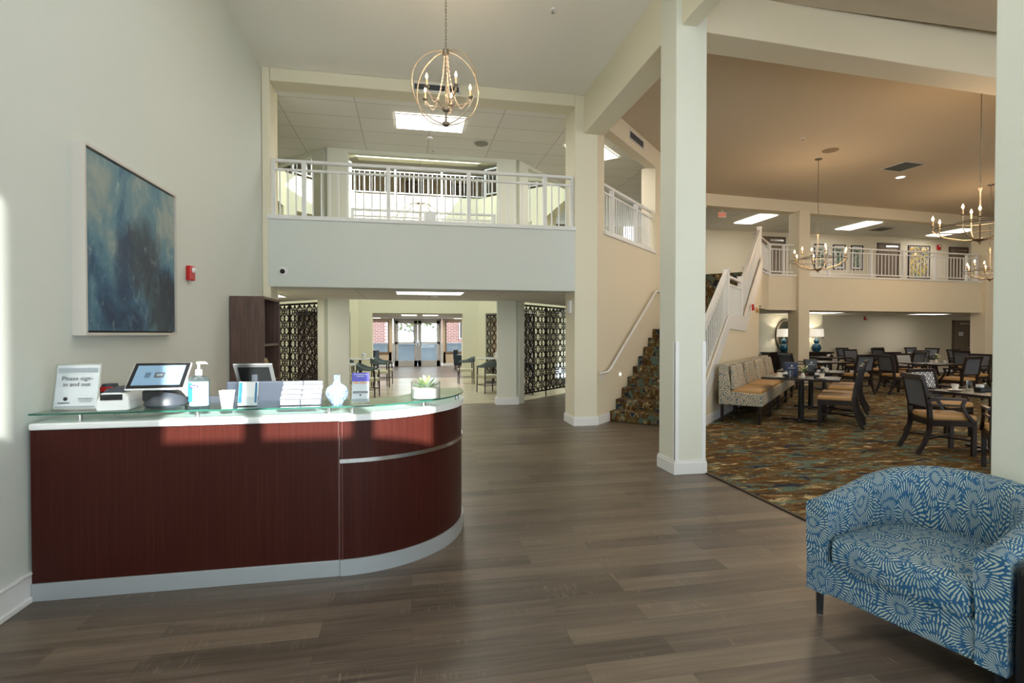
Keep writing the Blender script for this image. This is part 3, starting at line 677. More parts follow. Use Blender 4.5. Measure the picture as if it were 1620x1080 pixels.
m_ = MB(); m_.T = tl; m_.add([(-.05 + .011 * math.cos(a), -.0045, .066 + .011 * math.sin(a)) for a in [i * PI / 6 for i in range(12)]], [tuple(range(12))]); m_.build('emblem', INKD, sg)
# label printers
pr = thing('label_printer', 'white label printer with dark sloped top at desk left', 'printer', on(-1.70, 3.50), math.radians(4))
MB().vprism([(-.085, 0), (.085, 0), (.08, .07), (.05, .105), (-.06, .105), (-.085, .05)], -.10, .10).build('body', WHITE, pr, bevel=.012)
MB().vprism([(-.052, .106), (.052, .106), (.042, .125), (-.03, .13)], -.095, .09).build('lid', DGREY, pr, bevel=.006)
MB().box(-.06, .05, -.104, -.098, .062, .095).build('label_slot', BLACK, pr)
tag(MB().lathe([(.001, 0), (.045, 0), (.05, .02), (.05, .11), (.04, .138), (.001, .14)], n=20).build('label_roll_dispenser', DGREY, loc=on(-1.825, 3.64), smooth=True), 'dark rounded dispenser with red top behind the white printer', 'dispenser')
rd = bpy.data.objects[-1] if False else None
lab = [o for o in bpy.data.objects if o.name.startswith('label_roll_dispenser')][0]
MB().box(-.03, .035, -.053, -.03, .092, .122).build('red_label', RED, lab, bevel=.004)
# tablet kiosk
tb = thing('tablet_kiosk', 'tilted touch-screen tablet on a dark dome base', 'tablet', on(-1.50, 3.54), math.radians(4))
MB().lathe([(.001, 0), (.105, 0), (.115, .015), (.11, .05), (.08, .09), (.03, .115), (.001, .118)], (.02, .02, 0), n=28).build('base', DGREY, tb, smooth=True)
MB().box(-.075, .03, -.07, .03, .045, .105).build('card_reader', BLACK, tb, bevel=.006)
T = Matrix.Translation((0, -.02, .19)) @ Matrix.Rotation(math.radians(-48), 4, 'X')
def tbx(x0, x1, y0, y1, z0, z1): m_ = MB(); m_.T = T; return m_.box(x0, x1, y0, y1, z0, z1)
tbx(-.155, .155, -.004, .012, -.11, .11).build('tablet_shell', WHITE, tb, bevel=.006)
tbx(-.150, .150, -.006, -.003, -.105, .105).build('bezel', BLACK, tb, bevel=.004)
sc_ = tbx(-.128, .128, -.0075, -.006, -.082, .082).build('screen', mat('tablet_screen', (120, 150, 176), .15, emit=(110, 140, 165), es=.35), tb)
tbx(-.024, .030, -.0082, -.0078, -.022, .022).build('screen_icon', INK, tb)
tbx(-.013, .019, -.0086, -.0083, -.009, .011).build('screen_icon_centre', mat('screen_grey', (150, 168, 180), .3), tb)
tbx(-.075, -.045, -.0082, -.0078, -.022, .022).build('screen_mark', mat('screen_dim', (92, 118, 140), .3), tb)
# sanitizer bottle
sb = thing('hand_sanitizer_bottle', 'clear blue hand sanitizer pump bottle on the glass counter', 'bottle', on(-1.262, 3.47))
def sbox(prof, m, name, sx=1, sy=.6, n=24):
    o = MB().lathe(prof, n=n).build(name, m, sb, smooth=True); o.scale = (sx, sy, 1); return o
sbox([(.055, 0), (.060, .006), (.060, .165), (.052, .182), (.018, .195), (.018, .205)], LIQ, 'bottle_body')
sbox([(.05, .01), (.054, .012), (.054, .155), (.03, .156)], mat('blue_gel', (196, 220, 234), .2), 'gel')
MB().lathe([(.019, .195), (.019, .228), (.008, .23), (.007, .262)], n=16).build('pump_collar', WHITE, sb, smooth=True)
MB().box(-.012, .04, -.008, .008, .262, .276).bar((.036, 0, .27), (.05, 0, .262), .008).build('pump_head', WHITE, sb, bevel=.003)
MB().box(-.022, .044, -.0385, -.036, .04, .15).build('label', PAPER, sb)
MB().box(-.036, .010, -.0396, -.0388, .120, .140).build('logo_badge', mat('logo_violet', (62, 50, 140), .5), sb)
text('Purell', .016, PAPER, sb, (-.013, -.0402, .130))
MB().box(-.046, -.024, -.0345, -.033, .04, .15).build('blue_stripe', BLUE, sb)
# marbled cup
cp = MB().lathe([(.001, 0), (.032, 0), (.046, .095), (.048, .098), (.045, .098), (.03, .006), (.001, .006)], n=24).build('marbled_cup', MARBLE, loc=on(-1.105, 3.47), smooth=True)
tag(cp, 'white marbled cup right of the sanitizer bottle', 'cup')
# brochure holder
bh = thing('brochure_holder', 'acrylic holder with upright white and teal brochures', 'brochure holder', on(-.985, 3.46), math.radians(-2))
m_ = MB(); m_.T = tl; m_.box(-.062, .062, 0, .002, 0, .155).box(-.062, -.060, -.03, 0, 0, .06).box(.060, .062, -.03, 0, 0, .06).box(-.062, .062, -.032, -.03, 0, .055); m_.build('acrylic_stand', ACRY, bh)
m_ = MB(); m_.T = tl; m_.box(-.055, .055, -.012, -.002, .004, .15); m_.build('brochure', PAPER, bh)
m_ = MB(); m_.T = tl; m_.box(-.054, -.034, -.0135, -.0125, .02, .145).box(.040, .052, -.0135, -.0125, .02, .145); m_.build('printed_stripe', BLUE, bh)
# business card rack
cr = thing('card_rack', 'tiered acrylic rack filled with white business cards', 'card rack', on(-.675, 3.47))
MB().vprism([(0, 0), (0, 0)], 0, 0) if False else None
m_ = MB(); m_.box(-.125, .125, -.04, .09, 0, .004)
for k in range(4): y = -.035 + k * .03; z = .004 + k * .028; m_.box(-.122, .122, y + .012, y + .014, z, z + .04)
m_.build('acrylic_tiers', ACRY, cr)
for k in range(4):
    for s_ in (-1, 1):
        y = -.035 + k * .03; z = .006 + k * .028
        MB().box(s_ * .061 - .055, s_ * .061 + .055, y, y + .011, z, z + (.052 if k else .05)).build('business_cards', PAPER, cr)
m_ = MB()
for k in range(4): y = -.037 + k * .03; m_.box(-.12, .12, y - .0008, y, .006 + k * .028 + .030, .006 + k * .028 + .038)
m_.build('tier_shade_strip', INK, cr)  # grey strips paint the shade in the gaps between card tiers
# bulb vase
va = MB().lathe([(.001, 0), (.034, 0), (.036, .008), (.066, .045), (.071, .075), (.058, .108), (.028, .128), (.021, .14), (.0205, .178), (.024, .183), (.019, .183), (.001, .17)], n=32).build('bottle_vase', CRAQ, loc=on(-.462, 3.47), smooth=True)
tag(va, 'pale blue crackle bottle vase with round body', 'vase')
# flyer in acrylic stand
fh = thing('flyer_holder', 'narrow acrylic stand holding a purple topped flyer', 'flyer', on(-.318, 3.46))
m_ = MB(); m_.T = tl; m_.box(-.055, .055, -.002, 0, 0, .20); m_.build('acrylic_front', ACRY, fh)
m_ = MB(); m_.T = tl; m_.box(-.053, .053, .001, .003, .03, .198); m_.build('flyer', PAPER, fh)
m_ = MB(); m_.T = tl; m_.box(-.053, .053, -.0035, -.0025, .142, .198); m_.build('violet_heading', PURPLE, fh)
m_ = MB(); m_.T = tl
for k in range(7): m_.box(-.045 + k * .013, -.036 + k * .013, -.0035, -.0025, .128, .138 + .006 * math.sin(k * 2))
m_.build('orange_motif', mat('orange_ink', (226, 150, 90), .6), fh)
m_ = MB(); m_.T = tl; m_.box(-.045, .045, -.0035, -.0025, .066, .078); m_.build('grey_strip', INK, fh)
strokes(fh, 0, .184, .082, .007, PAPER, T=tl, sd=5); strokes(fh, 0, .172, .05, .007, PAPER, T=tl, sd=6); strokes(fh, 0, .070, .08, .004, PAPER, T=tl, sd=7)
m_ = MB(); m_.T = tl; m_.add([(.006 * math.cos(a), -.0036, .054 + .005 * math.sin(a)) for a in [i * PI / 5 for i in range(10)]], [tuple(range(10))]); m_.build('emblem', INKD, fh)
m_ = MB(); m_.T = tl; m_.box(-.053, .053, -.0035, -.0025, .012, .030); m_.build('grey_footer', mat('soft_grey', (150, 160, 166), .6), fh)
MB().box(-.055, .055, 0, .05, 0, .003).build('acrylic_foot', ACRY, fh)
# succulent bowl
su = thing('succulent_bowl', 'glass bowl of white sand with a green succulent', 'plant', on(.10, 3.66))
MB().lathe([(.001, 0), (.098, 0), (.1, .004), (.1, .115), (.096, .115), (.096, .006), (.001, .006)], n=32).build('glass_bowl', GLASS, su, smooth=True)
MB().lathe([(.001, .007), (.095, .007), (.095, .072), (.001, .076)], n=32).build('white_sand', mat('white_sand', (232, 230, 224), .9, bump=.6, bscale=400), su, smooth=True)
for ring, (n, r0, ln, rise, wd, cc) in enumerate(((9, .008, .082, .028, .026, (112, 140, 104)), (7, .008, .06, .055, .024, (132, 160, 108)), (5, .004, .028, .062, .016, (206, 220, 130)))):
    for k in range(n):
        a = 2 * PI * k / n + ring * .4; d = Vector((math.cos(a), math.sin(a), 0)); q = Vector((-d.y, d.x, 0)); m_ = MB(); pts_ = []
        base = Vector((0, 0, .075))
        prof = ((0, .3), (.35, .9), (.65, 1), (.88, .6), (1, .04))
        for t_, wv in prof:
            c = base + d * (r0 + ln * t_) + Vector((0, 0, rise * (t_ ** 1.6) + .012 * ring))
            pts_ += [c - q * wd / 2 * wv, c + Vector((0, 0, -.006 * wv)), c + q * wd / 2 * wv, c + Vector((0, 0, .004 * wv))]
        fs = []
        for i in range(4):
            for j in range(4): fs.append((4 * i + j, 4 * i + (j + 1) % 4, 4 * i + 4 + (j + 1) % 4, 4 * i + 4 + j))
        m_.add(pts_, fs + [(16, 17, 18, 19)]); m_.build('leaf', mat('succulent_%d' % ring, cc, .5), su, smooth=True)
# monitor, angled frame and keyboard tray behind the counter
mo = thing('computer_monitor', 'back of a slate blue monitor behind the brochures', 'monitor', (-.98, 3.92, .73))
MB().box(-.27, .36, -.015, .015, .12, .44).build('screen_back', mat('slate_plastic', (54, 62, 74), .45), mo, bevel=.01)
MB().box(-.04, .04, .0, .04, .005, .2).box(-.12, .12, -.06, .1, 0, .012).build('stand', DGREY, mo)
MB().box(-.2, .28, -.018, -.014, .15, .158).build('seam', SILV, mo)
tag(MB().box(-.11, .11, -.02, .02, 0, .35).build('document_tray', DGREY, loc=(-1.37, 3.85, .73), bevel=.004), 'small dark grey box beside monitor behind sanitizer bottle', 'box')
PF_ = .8
pf = thing('tilted_screen', 'silver framed tilted display in front of the bookcase', 'screen', (-1.17, 4.3, .73)); DKF = mat('dull_silver', (120, 124, 124), .4)
T = Matrix.Translation((0, 0, .46)) @ Matrix.Scale(PF_, 4) @ Matrix.Rotation(math.radians(38), 4, 'X')
m_ = MB(); m_.T = T; m_.box(-.17, .17, -.01, .01, .10, .13).box(-.17, .17, -.01, .01, -.13, -.10).box(-.17, -.14, -.01, .01, -.1, .1).box(.14, .17, -.01, .01, -.1, .1); m_.build('frame', DKF, pf)
m_ = MB(); m_.T = T; m_.box(-.14, .14, -.004, .004, -.1, .1); m_.build('panel', mat('dark_glass', (44, 48, 48), .12), pf)
MB().box(-.02, .02, -.02, .02, 0, .46).box(-.1, .1, -.08, .08, 0, .012).build('stand', DGREY, pf)

# ------------------------------------------------------------------ bookcase on the left wall
bk = thing('bookcase', 'tall walnut bookcase against the left lobby wall', 'bookcase', (-2.095, 6.7, 0))
MB().box(0, .375, 0, .02, 0, 1.95).build('side_panel', WALNUT, bk)
MB().box(0, .375, .74, .76, 0, 1.95).build('side_panel', WALNUT, bk)
MB().box(0, .375, .02, .74, 1.92, 1.95).build('top_panel', WALNUT, bk)
MB().box(0, .012, .02, .74, 0, 1.92).build('back_panel', WALNUT, bk)
for z in (.12, .55, .9, 1.35): MB().box(.012, .36, .02, .74, z, z + .025).build('shelf', WALNUT, bk)
for k, (y, h, c) in enumerate(((.12, .26, (206, 178, 120)), (.165, .28, (222, 210, 180)), (.21, .25, (196, 160, 100)), (.26, .27, (214, 196, 150)), (.31, .24, (180, 140, 90)))):
    bo = thing('book', ['leftmost tan book', 'second cream book', 'third ochre book', 'fourth beige book', 'fifth brown book'][k] + ' on the bookcase middle shelf', 'book', (-1.93, 6.7 + y, .926), group='books on the bookcase shelf')
    MB().box(0, .17, 0, .003, 0, h).box(0, .17, .032, .035, 0, h).box(.167, .17, 0, .035, 0, h).build('cover', mat('book_%d' % k, c, .6), bo)
    MB().box(.005, .166, .003, .032, .004, h - .004).build('pages', PAPER, bo)

# ------------------------------------------------------------------ painting on the left wall
pt = thing('abstract_painting', 'large blue abstract painting in pale wood float frame', 'painting', (-2.11, 3.79, 1.49))
FW = mat('pale_silver_wood', (204, 198, 190), .4)
W_, H_ = 1.33, 1.235
MB().box(0.0, .08, 0, .018, 0, H_).build('frame_side', FW, pt); MB().box(0, .08, W_ - .018, W_, 0, H_).build('frame_side', FW, pt)
MB().box(0, .08, 0.018, W_ - .018, 0, .018).build('frame_rail', FW, pt); MB().box(0, .08, .018, W_ - .018, H_ - .018, H_).build('frame_rail', FW, pt)
MB().box(.0, .045, .018, W_ - .018, .018, H_ - .018).build('backing', BLACK, pt)
cv = MB().box(.045, .07, -(W_ / 2 - .032), W_ / 2 - .032, -(H_ / 2 - .032), H_ / 2 - .032).build('canvas', CANVAS, pt, loc=(0, W_ / 2, H_ / 2))
# alarm strobes
def strobe(loc, rz, label, sc=1, col=RED):
    t = thing('fire_alarm_strobe', label, 'fire alarm', loc, rz)
    MB().box(-.055 * sc, .055 * sc, -.045 * sc, 0, -.07 * sc, .07 * sc).build('housing', col, t, bevel=.008)
    MB().lathe([(.001, 0), (.028 * sc, 0), (.022 * sc, .02), (.001, .024)], n=16).build('strobe_lens', WHITE, t, smooth=True).rotation_euler = (PI / 2, 0, 0)
    t.children[-1].location = (.01 * sc, -.045 * sc, .035 * sc) if False else (0, -.045 * sc, .03 * sc)
    return t
strobe((-2.108, 5.56, 2.085), PI / 2, 'red fire alarm strobe on the wall right of the painting')
strobe((7.42 + .05, 10.50 - .05, 2.09), PI / 4, 'red alarm strobe on the warm wall above the bench seats')
strobe((16.85, 16.898, 2.09), 0, 'small red alarm strobe on the low dining back wall', 1.0)
strobe((20.15, 16.898, 4.86), 0, 'small red alarm strobe on the upper gallery wall', 1.4)
tag(MB().lathe([(.001, 0), (.06, 0), (.055, .03), (.001, .035)], n=18).build('alarm_bell', BRASS, loc=(8.12, 11.18, 2.07), smooth=True), 'round tan alarm bell beside the red strobe', 'bell').rotation_euler = (PI / 2, 0, PI / 4)
# dome camera
dc = thing('dome_camera', 'white dome security camera on the balcony front', 'camera', (-1.83, 8.149, 2.41))
MB().lathe([(.001, 0), (.062, 0), (.066, .018), (.05, .03), (.001, .032)], n=24).build('housing', WHITE, dc, smooth=True).rotation_euler = (PI / 2, 0, 0)
MB().ball((0, -.03, 0), .036, 14).build('dome', BLACK, dc, smooth=True)
# access point on railing
ap = tag(MB().box(-.075, .075, -.03, .03, 0, .14).build('wireless_access_point', WHITE, loc=(.31, 8.2, 3.237), bevel=.01), 'small white box standing at the balcony floor edge', 'access point')
tag(MB().box(2.565, 2.609, 8.28, 8.42, 1.84, 2.05).build('wall_box', WHITE, bevel=.008), 'small white box high on the right pier of the passage', 'wall box')
# step lights
for k, (u, z) in enumerate(((.95, .78), (3.2, 1.85))):
    t = thing('step_light', ['lit step light low beside the bottom stairs', 'lit step light by the centre column above the stairs'][k], 'light', (O[0] + R2 * u, O[1] + R2 * u, z), PI / 4)
    MB().box(-.05, .05, -.008, -.0005, -.05, .05).build('cover_plate', TRIM, t); MB().ball((.01, -.012, 0), .018, 8).build('bulb', LIGHTB, t)
# exit signs
def exitsign(loc, rz, label, s=1, up=0):
    t = thing('exit_sign', label, 'sign', loc, rz)
    if up: MB().cyl((0, -.015, .09 * s), (0, -.015, up), .012, 8).build('hanger', TRIM, t)
    MB().box(-.16 * s, .16 * s, -.03, .0, -.1 * s, .1 * s).build('panel', mat('exit_panel', (206, 196, 176), .5), t)
    text('EXIT', .17 * s, mat('exit_red', (200, 40, 36), .5, emit=(220, 40, 30), es=.8), t, (0, -.034, 0), sx=.8)
exitsign((8.7, 13.55, 4.88), 0, 'red EXIT sign hung at the ceiling above the stair head', .8, up=.30)
exitsign((.33, 24.69, 2.30 - .1), 0, 'small red EXIT sign above the far entry doors', .8)

# ------------------------------------------------------------------ vents, detectors and ceiling fittings
def vent(loc, rot, sx, sy, label, m=TRIM):
    t = thing('air_vent', label, 'vent', loc); t.rotation_euler = rot
    MB().box(-sx / 2, sx / 2, -sy / 2, -sy / 2 + .02, -.012, 0).box(-sx / 2, sx / 2, sy / 2 - .02, sy / 2, -.012, 0).box(-sx / 2, -sx / 2 + .02, -sy / 2, sy / 2, -.012, 0).box(sx / 2 - .02, sx / 2, -sy / 2, sy / 2, -.012, 0).build('frame', m, t)
    MB().box(-sx / 2, sx / 2, -sy / 2, sy / 2, -.003, 0).build('duct_backing', DGREY, t)
    m_ = MB(); n = int(sy / .03)
    for k in range(1, n): y = -sy / 2 + sy * k / n; m_.box(-sx / 2 + .02, sx / 2 - .02, y - .003, y + .003, -.012, -.003)
    m_.build('louvre', mat('vent_grey', (112, 112, 106), .5), t)
vent((.40, 8.149, 5.262), (-PI / 2, 0, 0), .72, .13, 'wall vent on the header behind the orb chandelier')
vent((11.15, 10.2, ZC - .001), (0, 0, .1), .62, .6, 'square ceiling vent in the warm dining ceiling')
vent(DU(1.75, .001) + (5.2,), (-PI / 2, 0, PI / 4), .75, .17, 'narrow vent on the slanted beam over the stairs')
vent((16.2, 15.6, ZT - .001), (0, 0, 0), .6, .6, 'small ceiling vent over the upper gallery between light panels')
def sprink(x, y, z, label):
    t = thing('sprinkler_head', label, 'sprinkler', (x, y, z))
    MB().lathe([(.001, 0), (.035, 0), (.03, -.01), (.001, -.012)], n=14).build('escutcheon', WHITE, t); MB().cyl((0, 0, -.01), (0, 0, -.04), .008, 8).lathe([(.001, -.042), (.02, -.042), (.02, -.039), (.001, -.039)], n=12).build('deflector', STEEL, t)
sprink(1.67, 6.08, ZC, 'sprinkler head in the lobby ceiling near the top edge')
sprink(7.6, 9.1, ZC, 'sprinkler head in dining ceiling left of the hanging chandelier')
sprink(12.0, 8.6, ZC, 'sprinkler head in dining ceiling near the square vent')
sprink(.45, 10.6, ZT, 'sprinkler head below tiles upstairs beyond the balcony railing')
def disc(x, y, z, r, label, m=CEIL):
    return tag(MB().lathe([(.001, 0), (r, 0), (r * .95, -.008), (.001, -.01)], n=24).build('ceiling_speaker', m, loc=(x, y, z), smooth=True), label, 'speaker')
disc(1.35, 10.1, ZT, .13, 'round grey ceiling speaker upstairs right of the light panel', mat('speaker_grille', (150, 148, 140), .8))
disc(8.68, 9.6, ZC, .16, 'round speaker in the warm dining ceiling', mat('speaker_grille_tan', (140, 122, 100), .8))
sm = tag(MB().lathe([(.001, 0), (.06, 0), (.055, -.03), (.001, -.035)], n=18).build('smoke_detector', WHITE, loc=(.42, 9.65, ZS), smooth=True), 'white smoke detector under the balcony ceiling', 'smoke detector')
tag(MB().lathe([(.001, 0), (.06, 0), (.055, -.03), (.001, -.035)], n=18).build('smoke_detector', WHITE, loc=(.36, 9.95, ZT), smooth=True), 'white smoke detector upstairs just beyond the bright panel', 'smoke detector')

def troffer(x, y, z, sx, sy, label, power, rz=0, group='fluorescent ceiling panels', col=(1, .96, .9)):
    t = thing('ceiling_light_panel', label, 'ceiling light', (x, y, z), rz, group)
    MB().box(-sx / 2 - .02, sx / 2 + .02, -sy / 2 - .02, -sy / 2, -.012, 0).box(-sx / 2 - .02, sx / 2 + .02, sy / 2, sy / 2 + .02, -.012, 0).box(-sx / 2 - .02, -sx / 2, -sy / 2, sy / 2, -.012, 0).box(sx / 2, sx / 2 + .02, -sy / 2, sy / 2, -.012, 0).build('frame', TRIM, t)
    MB().box(-sx / 2, sx / 2, -sy / 2, sy / 2, -.008, 0).build('diffuser', LIGHTP, t)
    if power: area((x, y, z - .02), sx, sy, power, col, (0, 0, rz))
troffer(.34, 9.28, ZT, 1.16, .62, 'bright light panel upstairs behind the orb chandelier', 42)
troffer(.32, 9.05, ZS, 1.1, .62, 'long light panel under the balcony over the passage', 22)
troffer(-2.6, 9.9, ZS, .6, 1.2, 'light panel above the bookcase at the passage left edge', 12)
troffer(3.6, 10.1, ZT, .62, 1.2, 'bright upstairs panel seen through the stair wall opening', 26, -PI / 4)
troffer(10.85, 15.05, ZT, .62, 1.3, 'upper gallery light panel left of the dining pillar', 26)
troffer(14.95, 15.3, ZT, .62, 1.3, 'upper gallery light panel above the framed prints', 26)
troffer(19.25, 15.7, ZT, .62, 1.3, 'upper gallery light panel behind the nearest dining chandelier', 26)
troffer(13.2, 14.9, ZS, 1.2, .6, 'low light panel under the gallery above the blue lamps', 10)
troffer(18.0, 15.4, ZS, 1.2, .6, 'low light panel under the gallery near the far door', 10)
troffer(-.06, 19.8, ZS, .55, 1.0, 'left light panel in the entry hall ceiling', 45)
troffer(.72, 19.8, ZS, .55, 1.0, 'right light panel in the entry hall ceiling', 45)
troffer(-1.6, 23.5, ZS, .6, .6, 'added square fill panel near the entry doors left', 40)  # this panel and the next are added to brighten doors and entry wall
troffer(2.2, 23.5, ZS, .6, .6, 'added square fill panel near the entry doors right', 40)
troffer(-5.0, 15, ZS, .6, 1.2, 'light panel in the left passage behind the screens', 14)
troffer(3.35, 9.9, ZS, .3, .3, 'small light in passage ceiling by the right pier', 5, PI / 4)
dl = thing('downlight', 'small round lit downlight below the dining ceiling vent', 'ceiling light', (11.85, 10.9, ZC))
MB().lathe([(.12, 0), (.12, -.008), (.09, -.008), (.09, 0)], n=24, caps=False).build('trim_ring', TRIM, dl); MB().lathe([(.001, -.004), (.09, -.004)], n=24, caps=False).build('lens', LIGHTP, dl)
# ------------------------------------------------------------------ chandeliers
def orb():
    t = thing('orb_chandelier', 'champagne orb chandelier with beaded strands over the lobby', 'chandelier', (.36, 5.43, 0))
    zc = 4.02; R = .345; a0 = math.radians(-10.9)
    for k, az in enumerate((22, -24)):
        a = a0 + math.radians(az); d = Vector((math.cos(a), math.sin(a), 0))
        MB().tube([Vector((0, 0, zc)) + d * R * math.sin(th) * 1.02 + Vector((0, 0, R * 1.08 * math.cos(th))) for th in [2 * PI * i / 64 for i in range(64)]], .0065, 6, True).build('hoop', GOLD, t, smooth=True)
    MB().cyl((0, 0, zc + .33), (0, 0, zc + .385), .032, 16).build('top_hub', SILVER_LEAF, t, smooth=True)
    MB().lathe([(.001, -.40), (.012, -.395), (.034, -.385), (.036, -.355), (.012, -.345), (.009, -.25), (.036, -.235), (.04, -.215), (.012, -.19), (.007, .34)], (0, 0, zc), 16).build('centre_stem', SILVER_LEAF, t, smooth=True)
    for k in range(5):
        a = a0 + math.radians(72 * k + 12); d = Vector((math.cos(a), math.sin(a), 0)); r = .25
        P = [Vector((0, 0, zc - .21)), d * .06 + Vector((0, 0, zc - .20)), d * .13 + Vector((0, 0, zc - .165)), d * .19 + Vector((0, 0, zc - .155)), d * r + Vector((0, 0, zc - .13)), d * r + Vector((0, 0, zc - .085))]
        MB().tube(P, .006, 6).build('arm', GOLD, t, smooth=True)
        c = d * r + Vector((0, 0, zc - .085))
        cu = MB().lathe([(.001, 0), (.018, 0), (.028, .012), (.028, .018), (.001, .018)], c, 14).build('drip_cup', SILVER_LEAF, t, smooth=True)
        cs = MB().cyl(c + Vector((0, 0, .018)), c + Vector((0, 0, .085)), .010, 10).build('candle', CANDLE, t, smooth=True)
        MB().lathe([(.002, 0), (.011, .014), (.013, .026), (.008, .044), (.001, .062)], c + Vector((0, 0, .085)), 10).build('bulb', LIGHTB, cs, smooth=True)
        m_ = MB(); n = 22; cord = []
        for i in range(n + 1):
            s_ = i / n; x = .02 + (r - .02) * s_ ** 1.5; z = zc + .31 - .52 * math.sin(min(1, s_ * 1.25) * PI / 2) + .13 * max(0, s_ - .7) ** 1.2 * 4.2
            m_.ball(d * x + Vector((0, 0, z)), .0085, 6); cord.append(d * x + Vector((0, 0, z)))
        m_.tube(cord, .003, 4)
        m_.build('bead_strand', BEAD, t, smooth=True)
        q = point(tuple(Vector((.36, 5.43, 0)) + c + Vector((0, 0, .12))), 9, (1, .72, .45), .02)
    m_ = MB(); z = zc + .385; i = 0
    while z < ZC - .05:
        ax = Vector((1, 0, 0)) if i % 2 else Vector((0, 1, 0))
        m_.tube([Vector((0, 0, z + .02)) + ax * .009 * math.cos(th) + Vector((0, 0, .021 * math.sin(th))) for th in [2 * PI * j / 10 for j in range(10)]], .0028, 5, True); z += .034; i += 1
    m_.build('chain', SILVER_LEAF, t); MB().lathe([(.001, ZC - .03), (.05, ZC - .025), (.065, ZC - .001), (.001, ZC - .001)], n=20).build('canopy', SILVER_LEAF, t, smooth=True)
orb()
def wheel(loc, label, rz, zb=2.92, src=None, e=9):
    t = thing('wheel_chandelier', label, 'chandelier', (loc[0], loc[1], 0), rz, 'ring chandeliers in the dining room')
    R1, R2_ = .56, .30
    MB().tube([(R1 * math.cos(a), R1 * math.sin(a), zb + .2) for a in [2 * PI * i / 40 for i in range(40)]], .009, 6, True).build('outer_ring', SILVER_LEAF, t, smooth=True)
    MB().tube([(R2_ * math.cos(a), R2_ * math.sin(a), zb + .27) for a in [2 * PI * i / 32 for i in range(32)]], .008, 6, True).build('inner_ring', SILVER_LEAF, t, smooth=True)
    MB().lathe([(.001, -.07), (.012, -.06), (.02, -.03), (.095, .01), (.06, .02), (.012, .03), (.01, .72), (.03, .78), (.012, .82), (.008, .86)], (0, 0, zb), 16).build('centre_stem', GOLD, t, smooth=True)
    for k in range(9):
        inner = k % 3 == 0; a = 2 * PI * k / 9; r = R2_ if inner else R1; d = Vector((math.cos(a), math.sin(a), 0)); zt = .36 if inner else .25
        P = [Vector((0, 0, zb)), d * r * .35 + Vector((0, 0, zb + .01)), d * r * .75 + Vector((0, 0, zb + .07)), d * r + Vector((0, 0, zb + .17)), d * r + Vector((0, 0, zb + zt))]
        MB().tube(P, .008, 6).build('arm', GOLD, t, smooth=True)
        c = d * r + Vector((0, 0, zb + zt))
        MB().lathe([(.001, 0), (.014, 0), (.028, .014), (.001, .016)], c, 12).build('drip_cup', SILVER_LEAF, t, smooth=True)
        cs = MB().cyl(c + Vector((0, 0, .014)), c + Vector((0, 0, .095)), .011, 8).build('candle', CANDLE, t, smooth=True)
        MB().lathe([(.002, 0), (.015, .018), (.017, .034), (.010, .055), (.001, .078)], c + Vector((0, 0, .095)), 10).build('bulb', LIGHTB, cs, smooth=True)
    MB().cyl((0, 0, zb + .86), (0, 0, ZC - .03), .007, 6).build('chain', SILVER_LEAF, t); MB().lathe([(.001, ZC - .03), (.06, ZC - .025), (.08, ZC - .001), (.001, ZC - .001)], n=20).build('canopy', SILVER_LEAF, t, smooth=True)
    return t
w0 = wheel((8.85, 10.12), 'ring chandelier hanging in front of the dining pillar and prints', .3)
w1 = dup(w0, (8.45, 6.45, 0), 1.0, 'nearest largest ring chandelier beside the big right column')
w2 = dup(w0, (14.75, 11.0, 0), .1, 'farther ring chandelier low at the far right gallery end')
for x, y, e in ((8.85, 10.12, 60), (8.45, 6.45, 60), (14.75, 11.0, 70)):
    point((x, y, 3.55), e, (1, .70, .42), .25, 'chandelier_light')
# far atrium orb
t = thing('atrium_chandelier', 'dome topped orb chandelier in the atrium beyond the railing', 'chandelier', (.25, 14.5, 0))
for k in range(4):
    a = PI * k / 4; d = Vector((math.cos(a), math.sin(a), 0))
    MB().tube([Vector((0, 0, 4.55)) + d * .62 * math.sin(th) + Vector((0, 0, .5 * math.cos(th))) for th in [2 * PI * i / 40 for i in range(40)]], .011, 6, True).build('hoop', GOLD, t)
MB().lathe([(.001, 5.02), (.05, 5.02), (.05, 5.07), (.001, 5.08)], n=16).cyl((0, 0, 4.4), (0, 0, 5.05), .012, 8).build('top_hub', GOLD, t); MB().cyl((0, 0, 5.05), (0, 0, 7.7), .006, 6).build('chain', SILVER_LEAF, t)
for k in range(4):
    a = PI * k / 2 + .5; MB().ball((.3 * math.cos(a), .3 * math.sin(a), 4.42), .035, 8, 1.5).build('bulb', LIGHTB, t); MB().bar((0, 0, 4.3), (.3 * math.cos(a), .3 * math.sin(a), 4.38), .012).build('arm', GOLD, t)

